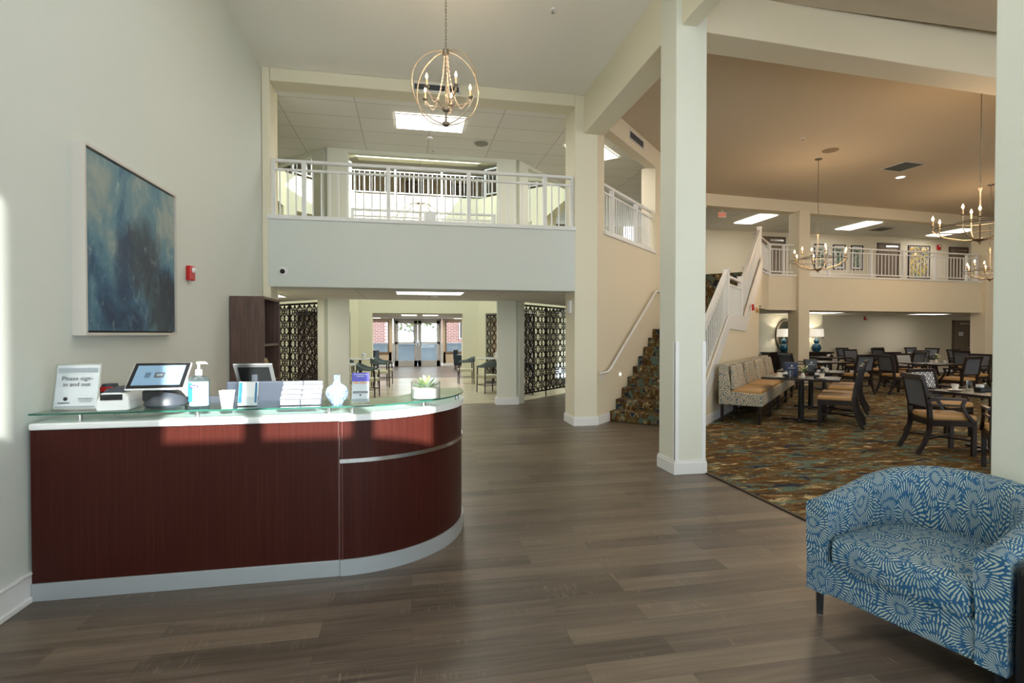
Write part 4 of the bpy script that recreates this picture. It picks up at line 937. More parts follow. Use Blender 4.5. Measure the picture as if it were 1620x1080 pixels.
# ------------------------------------------------------------------ armchair
def swathe(mb, rows, closed=False):
    n = len(rows[0]); vs = [p for r in rows for p in r]; fs = []
    for i in range(len(rows) - 1):
        for j in range(n - 1 + closed): j2 = (j + 1) % n; fs.append((i * n + j, i * n + j2, (i + 1) * n + j2, (i + 1) * n + j))
    return mb.add(vs, fs)
def tubchair(loc, rz):
    # local frame: front faces -y, width along x
    t = thing('tub_armchair', 'blue petal-patterned barrel armchair in the right foreground', 'armchair', loc, rz)
    Wd, Dp, zb = .84, .80, .135
    # barrel shell profile swept along a U path
    path = []; r = .36
    hx = Wd / 2
    for y in (0, .12, .24, .36): path.append((-hx, y, (-1, 0)))
    for k in range(1, 16):
        a = PI - PI * k / 16; path.append((hx * math.cos(a), .38 + (Dp - .38) * math.sin(a), (math.cos(a), math.sin(a))))
    for y in (.36, .24, .12, 0): path.append((hx, y, (1, 0)))
    rows = []; L = 0; uvr = []
    N = len(path)
    for i, (x, y, nrm) in enumerate(path):
        s_ = min(i, N - 1 - i) / ((N - 1) / 2); top = .615 + (.765 - .615) * (math.sin(min(1, s_ * 1.15) * PI / 2) ** 1.4)
        nx, ny = nrm; l_ = math.hypot(nx, ny); nx /= l_; ny /= l_
        th = .105 + .03 * s_; fl = .02
        pr = []
        outer = [(0, zb), (0.0, .3), (fl * .4, top - .06), (fl * .2, top - .02), (-.02, top), (-th * .5, top + .008), (-th + .015, top - .005), (-th - .005, top - .04), (-th - .012, .46), (-th, .36), (-th, zb)]
        for d, z in outer: pr.append((x + nx * d, y + ny * d, z))
        rows.append(pr)
    mb = MB(); swathe(mb, rows)
    n = 11; mb.add(rows[0], [tuple(range(n))]); mb.add(rows[-1], [tuple(range(n))[::-1]])
    o = mb.build('barrel_back', BLUEFAB, t, smooth=True, bevel=.012)
    uv = o.data.uv_layers[0].data
    # arc-length mapping
    import bisect
    Ls = [0]
    for i in range(1, N): Ls.append(Ls[-1] + math.dist(path[i][:2], path[i - 1][:2]))
    for p in o.data.polygons:
        for li in p.loop_indices:
            vi = o.data.loops[li].vertex_index
            if vi < N * n:
                i, j = divmod(vi, n); 
                vv = [0, .17, .45, .49, .52, .56, .60, .64, .78, .86, 1.0][j]
                uv[li].uv = (Ls[i] * .95, vv + .3)
    xi = hx - .112
    # front rail
    MB().box(-hx + .06, hx - .06, .012, .10, zb, .31).build('front_rail', BLUEFAB, t, bevel=.014)
    MB().box(-hx + .05, hx - .05, .05, Dp - .2, zb, .29).build('seat_base', BLUEFAB, t)
    cs = []
    for k in range(17): a = PI * k / 16; cs.append((xi * math.cos(a), .36 + (Dp - .5) * math.sin(a)))
    poly = [(-xi, .035), (-xi + .03, -.005), (0, -.025), (xi - .03, -.005), (xi, .035)] + cs
    mb = MB(); rows = []
    for z, sc in ((.315, .985), (.33, 1.0), (.42, 1.0), (.445, .97), (.458, .85), (.468, .5), (.47, .002)):
        rows.append([(x * sc, .30 + (y - .30) * sc, z) for x, y in poly])
    swathe(mb, rows, True); mb.add(rows[0], [tuple(range(len(poly)))])
    mb.build('seat_cushion', BLUEFAB, t, smooth=True)
    for x, y in ((-hx + .045, .045), (hx - .045, .045), (-hx + .17, Dp - .13), (hx - .17, Dp - .13)):
        MB().cyl((x, y, 0.004), (x, y, zb + .02), .019, 4, .024).build('leg', BLACK, t); MB().cyl((x, y, 0), (x, y, .006), .014, 10).build('foot_glide', STEEL, t)
    return t
tubchair((2.205, 2.05, 0), math.atan2(-.81, .22))
_a = math.atan2(-.81, .22); _d = Vector((math.cos(_a), math.sin(_a))); _n = Vector((-_d.y, _d.x))
_p = Vector((2.205, 2.05)) + _d * .70 + _n * .28
et = thing('end_table', 'dark rounded end table at the right edge beside the armchair', 'side table', (_p.x, _p.y, 0), _a)
MB().box(-.262, .25, -.29, .28, .03, .60).build('cabinet', BLACK, et, bevel=.035, seg=4); MB().box(-.22, .22, -.25, .25, 0, .04).build('plinth', BLACK, et); MB().box(-.2, .2, -.296, -.288, .10, .52).build('door', DWOOD, et, bevel=.003)

# ------------------------------------------------------------------ dining furniture
def chair(label, arms=True, back=GREYFAB, h=.98, grp='dining armchairs'):
    # faces -y, origin between the feet
    t = thing('dining_chair', label, 'chair', (0, 0, 0), 0, grp)
    for s_ in (-1, 1):
        x = s_ * .235
        MB().sweep([(x, .36, 0), (x, .285, .14), (x, .235, .30), (x, .225, .44)], .042, .045, (1, 0, 0)).build('rear_leg', DWOOD, t)
        MB().sweep([(x, .225, .43), (x, .235, .60), (x, .275, .80), (x, .32, h)], .042, [.05, .045, .04, .035], (1, 0, 0)).build('back_post', DWOOD, t)
        MB().box(x - .021, x + .021, -.26, -.215, 0, .43).build('front_leg', DWOOD, t)
    MB().box(-.235, .235, -.26, -.23, .36, .43).box(-.235, .235, .20, .24, .36, .43).box(-.256, -.225, -.25, .23, .36, .43).box(.225, .256, -.25, .23, .36, .43).build('seat_rail', DWOOD, t)
    MB().box(-.245, .245, -.275, .215, .425, .50).build('seat', LEATHER, t, bevel=.03, seg=3)
    m_ = MB(); m_.sweep([(0, .238, .585), (0, .275, .79), (0, .305, h - .05)], .43, .03, (1, 0, 0)); m_.build('back_panel', back, t)
    MB().sweep([(0, .228, .555), (0, .232, .59)], .44, .035, (1, 0, 0)).build('lower_rail', DWOOD, t)
    MB().box(-.258, .258, .295, .345, h - .055, h + .005).build('top_rail', DWOOD, t, bevel=.006)
    MB().bar((-.235, -.235, .19), (.235, .26, .19), .02, .025).bar((.235, -.235, .19), (-.235, .26, .19), .02, .025).build('cross_stretcher', DWOOD, t)
    if arms:
        for s_ in (-1, 1):
            x = s_ * .262
            MB().sweep([(x, .25, .70), (x, .05, .695), (x, -.14, .69)], .045, .028, (1, 0, 0)).build('arm', DWOOD, t)
            MB().sweep([(x, -.13, .69), (x, -.10, .62), (x, -.14, .52), (x, -.22, .42)], .03, .035, (1, 0, 0)).build('arm_support', DWOOD, t)
            MB().sweep([(x, .24, .62), (x, -.10, .615)], .018, .022, (1, 0, 0)).build('arm_stretcher', DWOOD, t)
    return t
C0 = chair('armless', False, grp='armless dining chairs'); C1 = chair('x', True); C2 = chair('x', True, LATTICE, .95, 'lattice-patterned dining chairs')
def place(src, x, y, rz, label, first=[]):
    if src.name in first: return dup(src, (x, y, .008), rz, label)
    first.append(src.name); src.location = (x, y, .008); src.rotation_euler.z = rz; src['label'] = label; return src
def table(x, y, rz, sx, sy, label, z=.75, ped=((0, 0),)):
    t = thing('dining_table', label, 'table', (x, y, .008), rz, 'pedestal dining tables')
    MB().box(-sx / 2, sx / 2, -sy / 2, sy / 2, z - .035, z).build('table_top', mat('dark_table_laminate', (46, 38, 38), .22), t, bevel=.008)
    for px_, py_ in ped:
        MB().cyl((px_, py_, .03), (px_, py_, z - .035), .045, 16).build('pedestal', BLACK, t, smooth=True)
        MB().bar((px_ - .3, py_, .025), (px_ + .3, py_, .025), .06, .03).build('base_foot', BLACK, t, bevel=.005); MB().bar((px_, py_ - .3, .025), (px_, py_ + .3, .025), .06, .03).build('base_foot', BLACK, t, bevel=.005)
        MB().box(px_ - .2, px_ + .2, py_ - .03, py_ + .03, z - .05, z - .035).build('top_plate', BLACK, t)
    return t
# place settings
def cup(x, y, z, label, rz=0):
    t = thing('coffee_cup', label, 'cup', (x, y, z + .015), rz, 'white coffee cups')
    MB().lathe([(.001, 0), (.03, 0), (.033, .012), (.042, .07), (.044, .072), (.038, .07), (.028, .012), (.001, .01)], n=18).build('bowl', CHINA, t, smooth=True)
    MB().tube([(.038, 0, .058), (.062, 0, .056), (.064, 0, .03), (.034, 0, .02)], .005, 6).build('handle', CHINA, t, smooth=True); return t
def saucer(x, y, z, label):
    return tag(MB().lathe([(.001, 0), (.045, 0), (.078, .014), (.08, .016), (.045, .006), (.001, .005)], n=20).build('saucer', CHINA, loc=(x, y, z), smooth=True), label, 'saucer', 'white saucers under cups')
def glass(x, y, z, label):
    return tag(MB().lathe([(.001, 0), (.03, 0), (.036, .12), (.033, .12), (.027, .008), (.001, .008)], n=16).build('drinking_glass', GLASS, loc=(x, y, z), smooth=True), label, 'glass', 'drinking glasses on tables')
def caddy(x, y, z, label, rz=0):
    t = thing('condiment_caddy', label, 'caddy', (x, y, z), rz, 'condiment caddies on tables')
    MB().box(-.085, .085, -.045, .045, 0, .008).box(-.085, .085, -.045, -.041, .008, .05).box(-.085, .085, .041, .045, .008, .05).box(-.085, -.081, -.041, .041, .008, .05).box(.081, .085, -.041, .041, .008, .05).build('tray', BLACK, t)
    MB().box(-.07, -.01, -.03, .03, .009, .085).build('sugar_packets', PAPER, t); MB().cyl((.03, 0, .009), (.03, 0, .09), .017, 10).build('shaker', GLASS, t); MB().cyl((.03, 0, .09), (.03, 0, .102), .018, 10).build('shaker_lid', STEEL, t)
    return t
def flowers(x, y, z, label, s=1):
    t = thing('flower_vase', label, 'flowers', (x, y, z), 0, 'small table flowers'); MB().lathe([(.001, 0), (.03 * s, 0), (.036 * s, .04 * s), (.02 * s, .08 * s), (.022 * s, .09 * s)], n=14).build('vase', CHINA, t, smooth=True)
    m_ = MB(); m2 = MB()
    for k in range(26):
        a = random.uniform(0, 6.28); r = random.uniform(.02, .085) * s; zz = random.uniform(.12, .2) * s; c = Vector((r * math.cos(a), r * math.sin(a), zz)); 
        m_.tube([(0, 0, .08 * s), c * .6 + Vector((0, 0, .04 * s)), c], .002 * s, 4)
        d = Vector((math.cos(a + 1), math.sin(a + 1), .3)) * .03 * s; q = Vector((-d.y, d.x, .01)) * .5; m_.add([c - d, c + q, c + d, c - q], [(0, 1, 2, 3)])
        if k % 2: m2.ball(c + Vector((0, 0, .012 * s)), .014 * s, 6)
    m_.build('stems_and_leaves', LEAF, t); m2.build('blossoms', mat('blossom', (226, 214, 176), .7), t)
    return t
ZB = .76
# bench along the stair-side wall: four seats, one thing each
def bench(u, label, first=[]):
    if first: return dup(first[0], DU(u, 1.53) + (.008,), PI / 4, label)
    t = thing('bench_seat', label, 'bench', DU(u, 1.53) + (.008,), PI / 4, 'upholstered bench seats along the wall')
    L = 1.12   # local x along the wall, -y away from it
    prof = [(-.06, .98), (-.17, .98), (-.24, .60), (-.24, .52), (-.74, .50), (-.74, .30), (-.06, .30)]
    m_ = MB(); n = len(prof)
    for x0, x1 in ((0, L),):
        vs = [(x0, y, z) for y, z in prof] + [(x1, y, z) for y, z in prof]
        m_.add(vs, [(0, 1, 2, 3, 6), (3, 4, 5, 6), (n + 6, n + 3, n + 2, n + 1, n), (n + 6, n + 5, n + 4, n + 3)] + [(i, (i + 1) % n, (i + 1) % n + n, i + n) for i in range(n)])
    m_.build('upholstered_frame', BENCHFAB, t, bevel=.012)
    m_ = MB(); m_.box(.05, L - .05, -.72, -.25, .49, .56); m_.build('seat_cushion', LEATHER, t, bevel=.03, seg=3)
    m_ = MB(); a = [(.06, -.20, .56), (L - .06, -.20, .56)]
    vs = [(.05, -.245, .56), (L - .05, -.245, .56), (L - .12, -.225, .96), (.12, -.225, .96), (.05, -.32, .56), (L - .05, -.32, .56), (L - .12, -.255, .93), (.12, -.255, .93)]
    m_.add(vs, [(0, 1, 2, 3), (7, 6, 5, 4), (0, 1, 5, 4), (1, 2, 6, 5), (2, 3, 7, 6), (3, 0, 4, 7)]); m_.build('back_cushion', BENCHFAB, t, bevel=.015)
    for x in (.05, L - .05):
        for y in (-.69, -.11): MB().box(x - .022, x + .022, y - .022, y + .022, 0, .31).build('leg', DWOOD, t)
    MB().box(.05, L - .05, -.70, -.68, .10, .13).build('stretcher', DWOOD, t)
    first.append(t); return t
for k, lb in enumerate(('nearest patterned bench seat against the warm wall', 'second patterned bench seat along the warm wall', 'third patterned bench seat along the warm wall', 'farthest patterned bench seat by the lamp alcove')): bench(1.42 + k * 1.16, lb)
D = DU
def uv2(u, v): x, y = DU(u, v); return x, y
ux, uy = uv2(2.35, 2.74); 
table(ux, uy, PI / 4, .78, 1.15, 'dark table before the nearest bench with the blue menu box', ped=((0, 0),))
tx2, ty2 = uv2(4.25, 2.74)
table(tx2, ty2, PI / 4, .78, 1.15, 'second dark table before the far benches with black box')
def onT(u, v): return DU(u, v)
def put(fn, u, v, *a, **k): x, y = DU(u, v); return fn(x, y, *a, **k)
put(saucer, 2.0, 2.45, ZB, 'white saucer at bench side of the nearest bench table'); put(cup, 2.0, 2.45, ZB, 'white cup at bench side of the nearest bench table')
put(saucer, 2.1, 3.06, ZB, 'white saucer at chair side of the nearest bench table'); put(cup, 2.1, 3.06, ZB, 'white cup at chair side of the nearest bench table', .6)
put(caddy, 2.2, 2.52, ZB, 'black condiment caddy left of the blue menu box', PI / 4); put(glass, 2.0, 2.62, ZB, 'drinking glass in front of the blue menu box')
put(caddy, 2.3, 2.98, ZB, 'black condiment caddy right of the nearest table flowers', PI / 4); put(glass, 2.5, 3.06, ZB, 'drinking glass at the chair side of nearest bench table')
put(flowers, 2.15, 2.78, ZB, 'small green and cream flowers on the nearest bench table', .95)
def menubox(u, v, label, m, txt):
    x, y = DU(u, v); t = thing('menu_box', label, 'menu box', (x, y, ZB), math.radians(-12))
    MB().box(-.115, .115, -.04, .04, 0, .24).build('box', m, t, bevel=.004)
    MB().lathe([(.001, 0), (.016, 0), (.016, .002), (.001, .002)], n=14).build('emblem', PAPER, t, loc=(0, -.041, .18)).rotation_euler = (PI / 2, 0, 0)
    strokes(t, 0, .135, .12, .016, PAPER, y=-.0415, sd=8)
menubox(2.5, 2.56, 'navy blue menu box standing on the nearest bench table', BOXBLUE, 'MERIDIAN')
menubox(3.95, 2.75, 'black menu box on the second bench table', BLACK, 'MERIDIAN')
put(cup, 3.85, 3.02, ZB, 'white cup on the second bench table near the chairs'); put(caddy, 4.25, 2.95, ZB, 'black caddy on the second bench table', PI / 4); put(glass, 4.05, 3.04, ZB, 'tall glass on the second bench table')
put(cup, 4.1, 2.47, ZB, 'white cup on the second bench table bench side')
# chairs opposite the bench (face the wall: -y local -> towards -v)
RZB = PI / 4 + PI
def chairD(src, u, v, rz, label): x, y = DU(u, v); return place(src, x, y, rz, label)
# a chair facing direction -v (to the bench): local -y maps to that direction
FB = math.atan2(R2, -R2) + PI / 2
chairD(C0, 2.12, 3.28, FB, 'dark armless chair at the nearest bench table, closest to viewer')
chairD(C0, 2.76, 3.30, FB, 'second armless chair at the nearest bench table')
chairD(C0, 4.0, 3.34, FB, 'first chair at the second bench table')
chairD(C0, 4.66, 3.36, FB, 'second chair at the second bench table')
# right foreground group
place(C1, 6.60, 5.48, math.radians(66), 'nearest dark armchair facing right in the dining room')
table(7.25, 5.35, math.radians(3), .95, .95, 'near dark square table at the right edge')
place(C2, 7.75, 6.42, math.radians(4), 'blue lattice chair beyond the near right table')
place(C1, 6.32, 4.42, math.radians(135), 'dining chair at the near right table beside the big column')
for x, y, lb in ((6.97, 5.60, 'left'), (7.35, 5.1, 'right')):
    saucer(x, y, ZB, 'white saucer at the %s of the near right table' % lb); cup(x, y, ZB, 'white cup at the %s of the near right table' % lb, .5)
caddy(7.28, 5.5, ZB, 'black caddy between cups on the near right table'); glass(7.5, 5.25, ZB, 'drinking glass on the near right table edge'); glass(7.35, 5.72, ZB, 'patterned glass at the back of the near right table')
# mid group around the third table
table(12.9, 10.9, math.radians(3), .9, .9, 'middle dark table with flowers left of the far right chairs')
place(C1, 11.9, 11.0, math.radians(80), 'dark armchair left of the middle table facing right')
place(C2, 13.35, 11.85, math.radians(0), 'blue lattice chair beyond the middle table')
place(C1, 12.35, 9.85, math.radians(185), 'grey backed armchair with its back to viewer at the middle table')
place(C1, 13.95, 10.8, math.radians(-85), 'armchair right of the middle table')
cup(12.65, 10.75, ZB, 'white cup at the left of the middle table'); cup(12.95, 10.65, ZB, 'white cup at the right of the middle table'); flowers(13.1, 11.0, ZB, 'pale yellow flowers on the middle table', 1.1); glass(12.85, 11.05, ZB, 'glass on the middle table'); 
# far tables
table(14.3, 13.5, 0, .9, .9, 'far dark table left with yellow cloth'); table(13.2, 14.6, 0, .9, .9, 'far dark table behind the bench chairs')
table(17.6, 13.0, 0, .9, .9, 'far dark table toward the right pillar'); table(17.3, 15.6, 0, .9, .9, 'farthest dark table by the pale back wall'); table(10.9, 12.2, 0, .9, .9, 'dark table in front of the dining pillar')
far = [(13.35, 12.75, 172, 'chair back to viewer left of the far left table'), (14.15, 12.7, 188, 'chair back to viewer right of the far left table'), (15.2, 13.5, -90, 'chair right of the far left table'),
       (14.2, 14.5, 0, 'chair beyond the far left table'), (12.35, 14.5, 90, 'chair left of the table behind bench chairs'), (13.0, 15.5, 0, 'chair beyond the table behind the bench chairs'), (16.5, 15.7, 90, 'chair left of the farthest table'),
       (17.3, 16.4, 5, 'middle chair at the pale back wall'), (18.2, 15.7, -90, 'chair right of the farthest table'), (16.7, 13.0, 90, 'chair left of the far right table'), (17.6, 12.1, 180, 'chair back to viewer at the far right table'),
       (18.5, 13.2, -90, 'chair right of the far right table'), (17.6, 13.9, 0, 'chair beyond the far right table'), (10.1, 12.3, 90, 'chair left of the table by the dining pillar'), (11.0, 11.3, 180, 'chair back to viewer by the dining pillar'), (15.6, 16.3, 0, 'left chair at the pale back wall'), (18.6, 16.3, 0, 'right chair at the pale back wall')]
for x, y, a, lb in far: place(C1, x, y, math.radians(a), lb)
for x, y, lb in ((14.1, 13.3, 'far left table'), (13.0, 14.4, 'table behind bench chairs'), (17.4, 12.8, 'far right table'), (17.2, 15.4, 'farthest table')):
    cup(x, y, ZB, 'white cup on the ' + lb); caddy(x + .3, y + .25, ZB, 'black caddy on the ' + lb)
# console tables and lamps in the alcove
for k, x in enumerate((12.85, 14.2)):
    t = thing('console_table', ['left dark console under a blue lamp', 'right dark console beside the dining pillar'][k], 'console', (x, 16.38, .008))
    MB().box(-.62, .62, -.24, .24, .80, .85).build('top', DWOOD, t); MB().box(-.58, .58, -.2, .22, .1, .8).build('cabinet', DWOOD, t); MB().box(-.3, -.01, -.215, -.2, .14, .76).box(.01, .3, -.215, -.2, .14, .76).build('door', DWOOD, t, bevel=.004)
    MB().box(-.58, -.52, -.2, .22, 0, .1).box(.52, .58, -.2, .22, 0, .1).build('leg', DWOOD, t)
for k, (x, y) in enumerate(((12.98, 16.38), (14.3, 16.38))):
    t = thing('table_lamp', ['left blue gourd lamp with white drum shade', 'right blue gourd lamp beside the dining pillar'][k], 'lamp', (x, y, .858), 0, 'blue gourd table lamps')
    MB().lathe([(.001, 0), (.09, 0), (.1, .02), (.15, .08), (.165, .16), (.13, .25), (.06, .30), (.085, .35), (.09, .39), (.06, .44), (.03, .48), (.03, .5)], n=24).build('base', GLAZE, t, smooth=True)
    MB().cyl((0, 0, .5), (0, 0, .62), .012, 8).build('stem', STEEL, t); MB().lathe([(.24, .54), (.22, .82)], n=28, caps=False).build('lamp_shade', SHADE, t, smooth=True); MB().ball((0, 0, .66), .04, 8).build('bulb', LIGHTB, t)
    point((x, y, 1.56), 14, (1, .9, .75), .05)
t = thing('wall_mirror', 'ornate round mirror behind the left blue lamp', 'mirror', (13.25, 16.66, 1.45))
MB().tube([(.36 * math.cos(a), 0, .55 * math.sin(a)) for a in [2 * PI * i / 36 for i in range(36)]], .05, 8, True).build('frame', mat('aged_wood_frame', (96, 86, 70), .6), t, smooth=True)
m_ = MB(); m_.add([(.34 * math.cos(a), .0, .53 * math.sin(a)) for a in [2 * PI * i / 36 for i in range(36)]], [tuple(range(36))]); m_.build('glass', mat('mirror_glass', (120, 124, 120), .05, .9), t)
# upper gallery doors and pictures
def door(n, x0, x1, z0, z1, y, label=''):
    t = thing('door_%d' % n, label, 'door', (x0, y, z0)); t['kind'] = 'structure'; W = x1 - x0; H = z1 - z0
    MB().box(0, .06, -.05, 0, 0, H).box(W - .06, W, -.05, 0, 0, H).box(0, W, -.05, 0, H - .06, H).build('door_frame', DOORF, t)
    MB().box(.06, W - .06, -.02, 0, 0, H - .06).build('door_leaf', DOORM, t); MB().box(W - .2, W - .1, -.07, -.02, .95, 1.0).build('handle', STEEL, t)
    MB().box(W * .35, W * .9, -.06, -.02, H - .16, H - .1).build('door_closer', STEEL, t)
    return t
door(2, 12.4, 13.4, Z2, 5.02, 16.9, 'taupe door upstairs left of the dining pillar'); door(3, 17.35, 18.35, Z2, 4.95, 16.9, 'taupe door upstairs between the prints'); door(4, 20.65, 21.55, Z2, 4.9, 16.9, 'taupe door upstairs at the right end')
d5 = door(5, 20.85, 21.7, 0, 2.03, 16.9, 'taupe door downstairs at the far right'); MB().box(.3, .52, -.025, -.021, 1.42, 1.58).build('notice', PAPER, d5)
def pic(x0, x1, z0, z1, m, label, mt=.05, y=16.9, grp=None):
    t = thing('framed_picture', label, 'picture', ((x0 + x1) / 2, y, (z0 + z1) / 2), 0, grp); a = (x1 - x0) / 2; b = (z1 - z0) / 2; f = .035
    MB().box(-a, -a + f, -.03, 0, -b, b).box(a - f, a, -.03, 0, -b, b).box(-a, a, -.03, 0, b - f, b).box(-a, a, -.03, 0, -b, -b + f).build('frame', DWOOD, t)
    MB().box(-a + f, a - f, -.015, -.002, -b + f, b - f).build('mat_board', PAPER, t); MB().box(-a + f + mt, a - f - mt, -.018, -.015, -b + f + mt, b - f - mt).build('print', m, t)
for k, (x0, x1) in enumerate(((14.62, 15.12), (15.42, 15.95), (16.2, 16.72))): pic(x0, x1, 3.9, 4.82, ARTG, ['leftmost green framed print on the gallery wall', 'middle green framed print on the gallery wall', 'third green framed print on the gallery wall'][k], .07, grp='green prints upstairs')
pic(18.75, 19.75, 3.62, 4.9, ARTY, 'large yellow collage picture on the gallery wall', .02)
pic(9.75, 10.05, 3.9, 4.3, ARTG, 'tiny dark picture high above the stair head', .03)
tag(MB().box(14.9, 15.02, 16.84, 16.9, 1.35, 1.62).build('wall_phone', BLACK, bevel=.01), 'small dark phone on the low dining wall right of the lamp', 'phone')

# ------------------------------------------------------------------ lattice screens in the atrium
def screen(name, label, a, b, z0=.14, z1=2.16, feet=True, cell=.20):
    a = Vector((a[0], a[1], 0)); b = Vector((b[0], b[1], 0)); L = (b - a).length
    t = thing(name, label, 'screen', (a.x, a.y, 0), math.atan2(b.y - a.y, b.x - a.x)); H = z1 - z0
    MB().box(0, .03, -.015, .015, z0, z1).box(L - .03, L, -.015, .015, z0, z1).box(0, L, -.015, .015, z0, z0 + .03).box(0, L, -.015, .015, z1 - .04, z1).box(L / 2 - .02, L / 2 + .02, -.015, .015, z0, z1).build('frame', IRON, t)
    for h0, h1 in ((.03, L / 2 - .02), (L / 2 + .02, L - .03)):
        m_ = MB(); w_ = (h1 - h0) / 3; hh = cell * 1.45; w2 = .019
        n = int(round((H - .07) / hh)); hh = (H - .07) / n
        for i in range(3):
            x = h0 + w_ * i; m_.box(x + w_ / 2 - .010, x + w_ / 2 + .010, -.005, .005, z0 + .03, z1 - .04)
            if i: m_.box(x - .005, x + .005, -.005, .005, z0 + .03, z1 - .04)
            for j in range(n):
                z = z0 + .03 + hh * j
                for q0, q1 in (((0, 0), (1, 1)), ((1, 0), (0, 1)), ((0, 0), (.5, 1)), ((1, 0), (.5, 1)), ((.5, 0), (0, 1)), ((.5, 0), (1, 1))):
                    m_.bar((x + w_ * q0[0], 0, z + hh * q0[1]), (x + w_ * q1[0], 0, z + hh * q1[1]), w2, .010, (0, 1, 0))
                m_.box(x, x + w_, -.004, .004, z - .005, z + .005)
        m_.build('lattice_panel', IRON, t)
    if feet:
        for x in (.03, L / 2, L - .03): MB().cyl((x, 0, 0), (x, 0, z0), .014, 8).build('foot', IRON, t)
    return t
screen('lattice_screen', 'dark lattice screen right of the passage by the right pier', (2.42, 11.42), (3.95, 12.95))
screen('lattice_screen', 'dark lattice screen left of the passage behind the bookcase', (-3.37, 12.95), (-1.84, 11.42))
screen('lattice_screen', 'far right lattice screen deep in the passage', (3.9, 16.5), (2.55, 17.85), z0=.02)
screen('lattice_screen', 'far left lattice screen deep in the passage', (-1.97, 17.85), (-3.3, 16.5), z0=.02)

# low-back chairs and tables in the atrium
def lowchair():
    t = thing('low_back_chair', 'x', 'chair', (0, 0, .004), 0, 'low-back chairs in the atrium')
    for x, y in ((-.23, -.22), (.23, -.22), (-.23, .22), (.23, .22)): MB().cyl((x, y, 0), (x * .95, y * .95, .66 if y > 0 else .64), .014, 8, .018).build('leg', DWOOD, t)
    MB().box(-.23, .23, -.23, .21, .38, .46).build('seat', CREAMSEAT, t, bevel=.02); MB().bar((-.22, -.22, .2), (.22, -.22, .2), .015).bar((-.22, .2, .2), (.22, .2, .2), .015).bar((-.22, -.2, .2), (-.22, .2, .2), .015).bar((.22, -.2, .2), (.22, .2, .2), .015).build('stretcher', DWOOD, t)
    P = [(-.25, -.18, .66), (-.25, .05, .68), (-.2, .2, .72), (0, .26, .74), (.2, .2, .72), (.25, .05, .68), (.25, -.18, .66)]
    MB().sweep(P, [.04, .07, .14, .16, .14, .07, .04], .035, (0, 0, 1)).build('backrest', GREYSOFT, t, bevel=.01)
    return t
lc = lowchair(); first = True
for x, y, a, lb in ((-1.0, 12.75, 80, 'nearest low-back chair left in the atrium'), (-.8, 15.9, 80, 'second low-back chair left behind the nearest'), (-1.75, 14.6, 0, 'far side low-back chair at the nearer left atrium table'), (1.62, 15.7, -90, 'low-back chair left of the farther right atrium table'), (1.95, 13.2, 200, 'nearest low-back chair right in the atrium'), (2.7, 12.7, 180, 'low-back chair at the right pier edge'), (-.85, 15.2, 100, 'low-back chair between the two left atrium tables')):
    if first: lc.location = (x, y, .004); lc.rotation_euler.z = math.radians(a); lc['label'] = lb; first = False
    else: dup(lc, (x, y, .004), math.radians(a), lb)
for x, y, lb in ((-1.75, 13.4, 'nearer left round atrium table with white flowers'), (-1.5, 16.3, 'farther left round atrium table with white flowers'), (2.6, 13.7, 'nearer right round atrium table with white flowers'), (2.5, 16.0, 'farther right round atrium table with white flowers')):
    t = thing('round_table', lb, 'table', (x, y, .004), 0, 'round atrium tables')
    MB().lathe([(.001, .73), (.5, .73), (.51, .745), (.5, .76), (.001, .76)], n=32).build('table_top', mat('pale_stone_top', (206, 204, 196), .25), t, smooth=True)
    MB().cyl((0, 0, .02), (0, 0, .73), .04, 12).lathe([(.001, 0), (.26, 0), (.25, .02), (.001, .03)], n=24).build('pedestal', BLACK, t, smooth=True)
    f = thing('flower_bowl', 'white flowers on the ' + lb.split(' with')[0], 'flowers', (x + .1, y, .765)); MB().lathe([(.001, 0), (.05, 0), (.07, .06), (.06, .07)], n=14).build('bowl', CHINA, f)
    m_ = MB()
    for k in range(14): aa = k * 2.4; m_.ball((.06 * math.cos(aa) * (k % 3) / 2, .06 * math.sin(aa) * (k % 3) / 2, .1 + .05 * ((k * 7) % 5) / 5), .032, 6)
    m_.build('blossoms', PAPER, f)
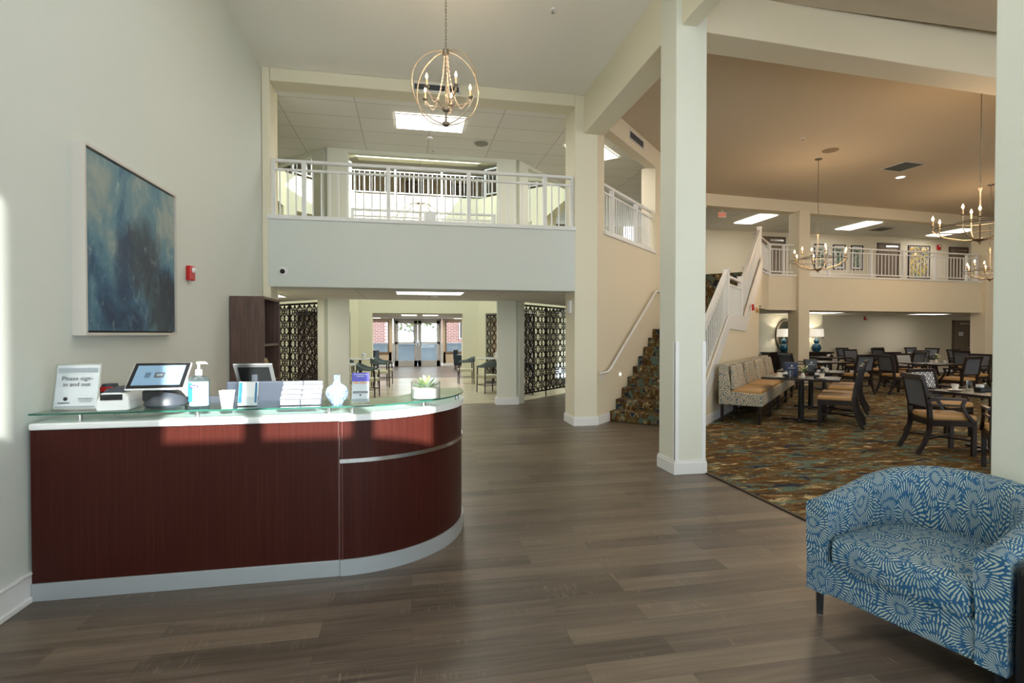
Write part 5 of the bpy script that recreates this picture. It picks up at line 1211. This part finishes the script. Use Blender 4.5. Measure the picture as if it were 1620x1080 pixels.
# lounge chairs by the entry
def lounge(x, y, rz, lb):
    t = thing('lounge_chair', lb, 'armchair', (x, y, 0), rz)
    MB().box(-.38, .38, -.36, .36, .16, .42).build('seat', DBLUE, t, bevel=.04); MB().box(-.38, .38, .22, .38, .4, .84).build('backrest', DBLUE, t, bevel=.05)
    for s_ in (-1, 1): MB().box(s_ * .33 - .06, s_ * .33 + .06, -.36, .3, .3, .62).build('arm', DBLUE, t, bevel=.04)
    for a_, b_ in ((-.3, -.3), (.3, -.3), (-.3, .3), (.3, .3)): MB().cyl((a_, b_, 0), (a_, b_, .17), .02, 8).build('leg', BLACK, t)
lounge(2.2, 22.6, math.radians(80), 'dark teal lounge chair right of the entry doors'); lounge(-1.75, 22.6, math.radians(-100), 'dark teal lounge chair left of the entry doors')
# third level railing and doors
railing('upper_railing', 'white third level railing across the bright atrium', (-2.0, 18.15), (2.6, 18.15), 6.15, [.03, 1.5, 3.05, 4.57], .16, .95)
for k, (x0, x1) in enumerate(((-.2, .5), (1.6, 2.3))): door(6 + k, x0, x1, 6.15, 7.6, 21.4, 'brown third level door behind the upper railing')
MB().box(0, .01, 0, .01, 0, .01)
for a, b, lb in (((4.0, 16.3), (2.5, 17.8), 'white railing on the right slanted third level wall'), ((-1.9, 17.8), (-3.4, 16.3), 'white railing on the left slanted third level wall')):
    railing('upper_railing', lb, a, b, 6.15, [.03, 2.1], .16, .95)
railing('atrium_railing', 'white upstairs railing on the near side of the atrium', (-1.2, 11.2), (1.8, 11.2), Z2 + .1, [.03, 1.5, 2.97], .14, .92)
railing('atrium_railing', 'white upstairs railing on the far side of the atrium', (-1.15, 18.2), (1.85, 18.2), Z2 + .1, [.03, 1.5, 2.97], .14, .92)

# ------------------------------------------------------------------ added fill lights at the lobby and dining ceilings, no fixtures modelled
for x, y in ((-.6, 1.0), (1.4, 1.0), (-.6, 4.0), (1.6, 3.4)): area((x, y, ZC - .02), .35, .35, 14, (1, .97, .93))
for x, y in ((6, 1.5), (10, 1.5), (14, 3), (6, 7.5), (12, 6.5), (17, 8), (14, 10.5), (20, 11)): area((x, y, (5.16 if y < 5 else ZC - .02)), .3, .3, 40, (1, .86, .68))
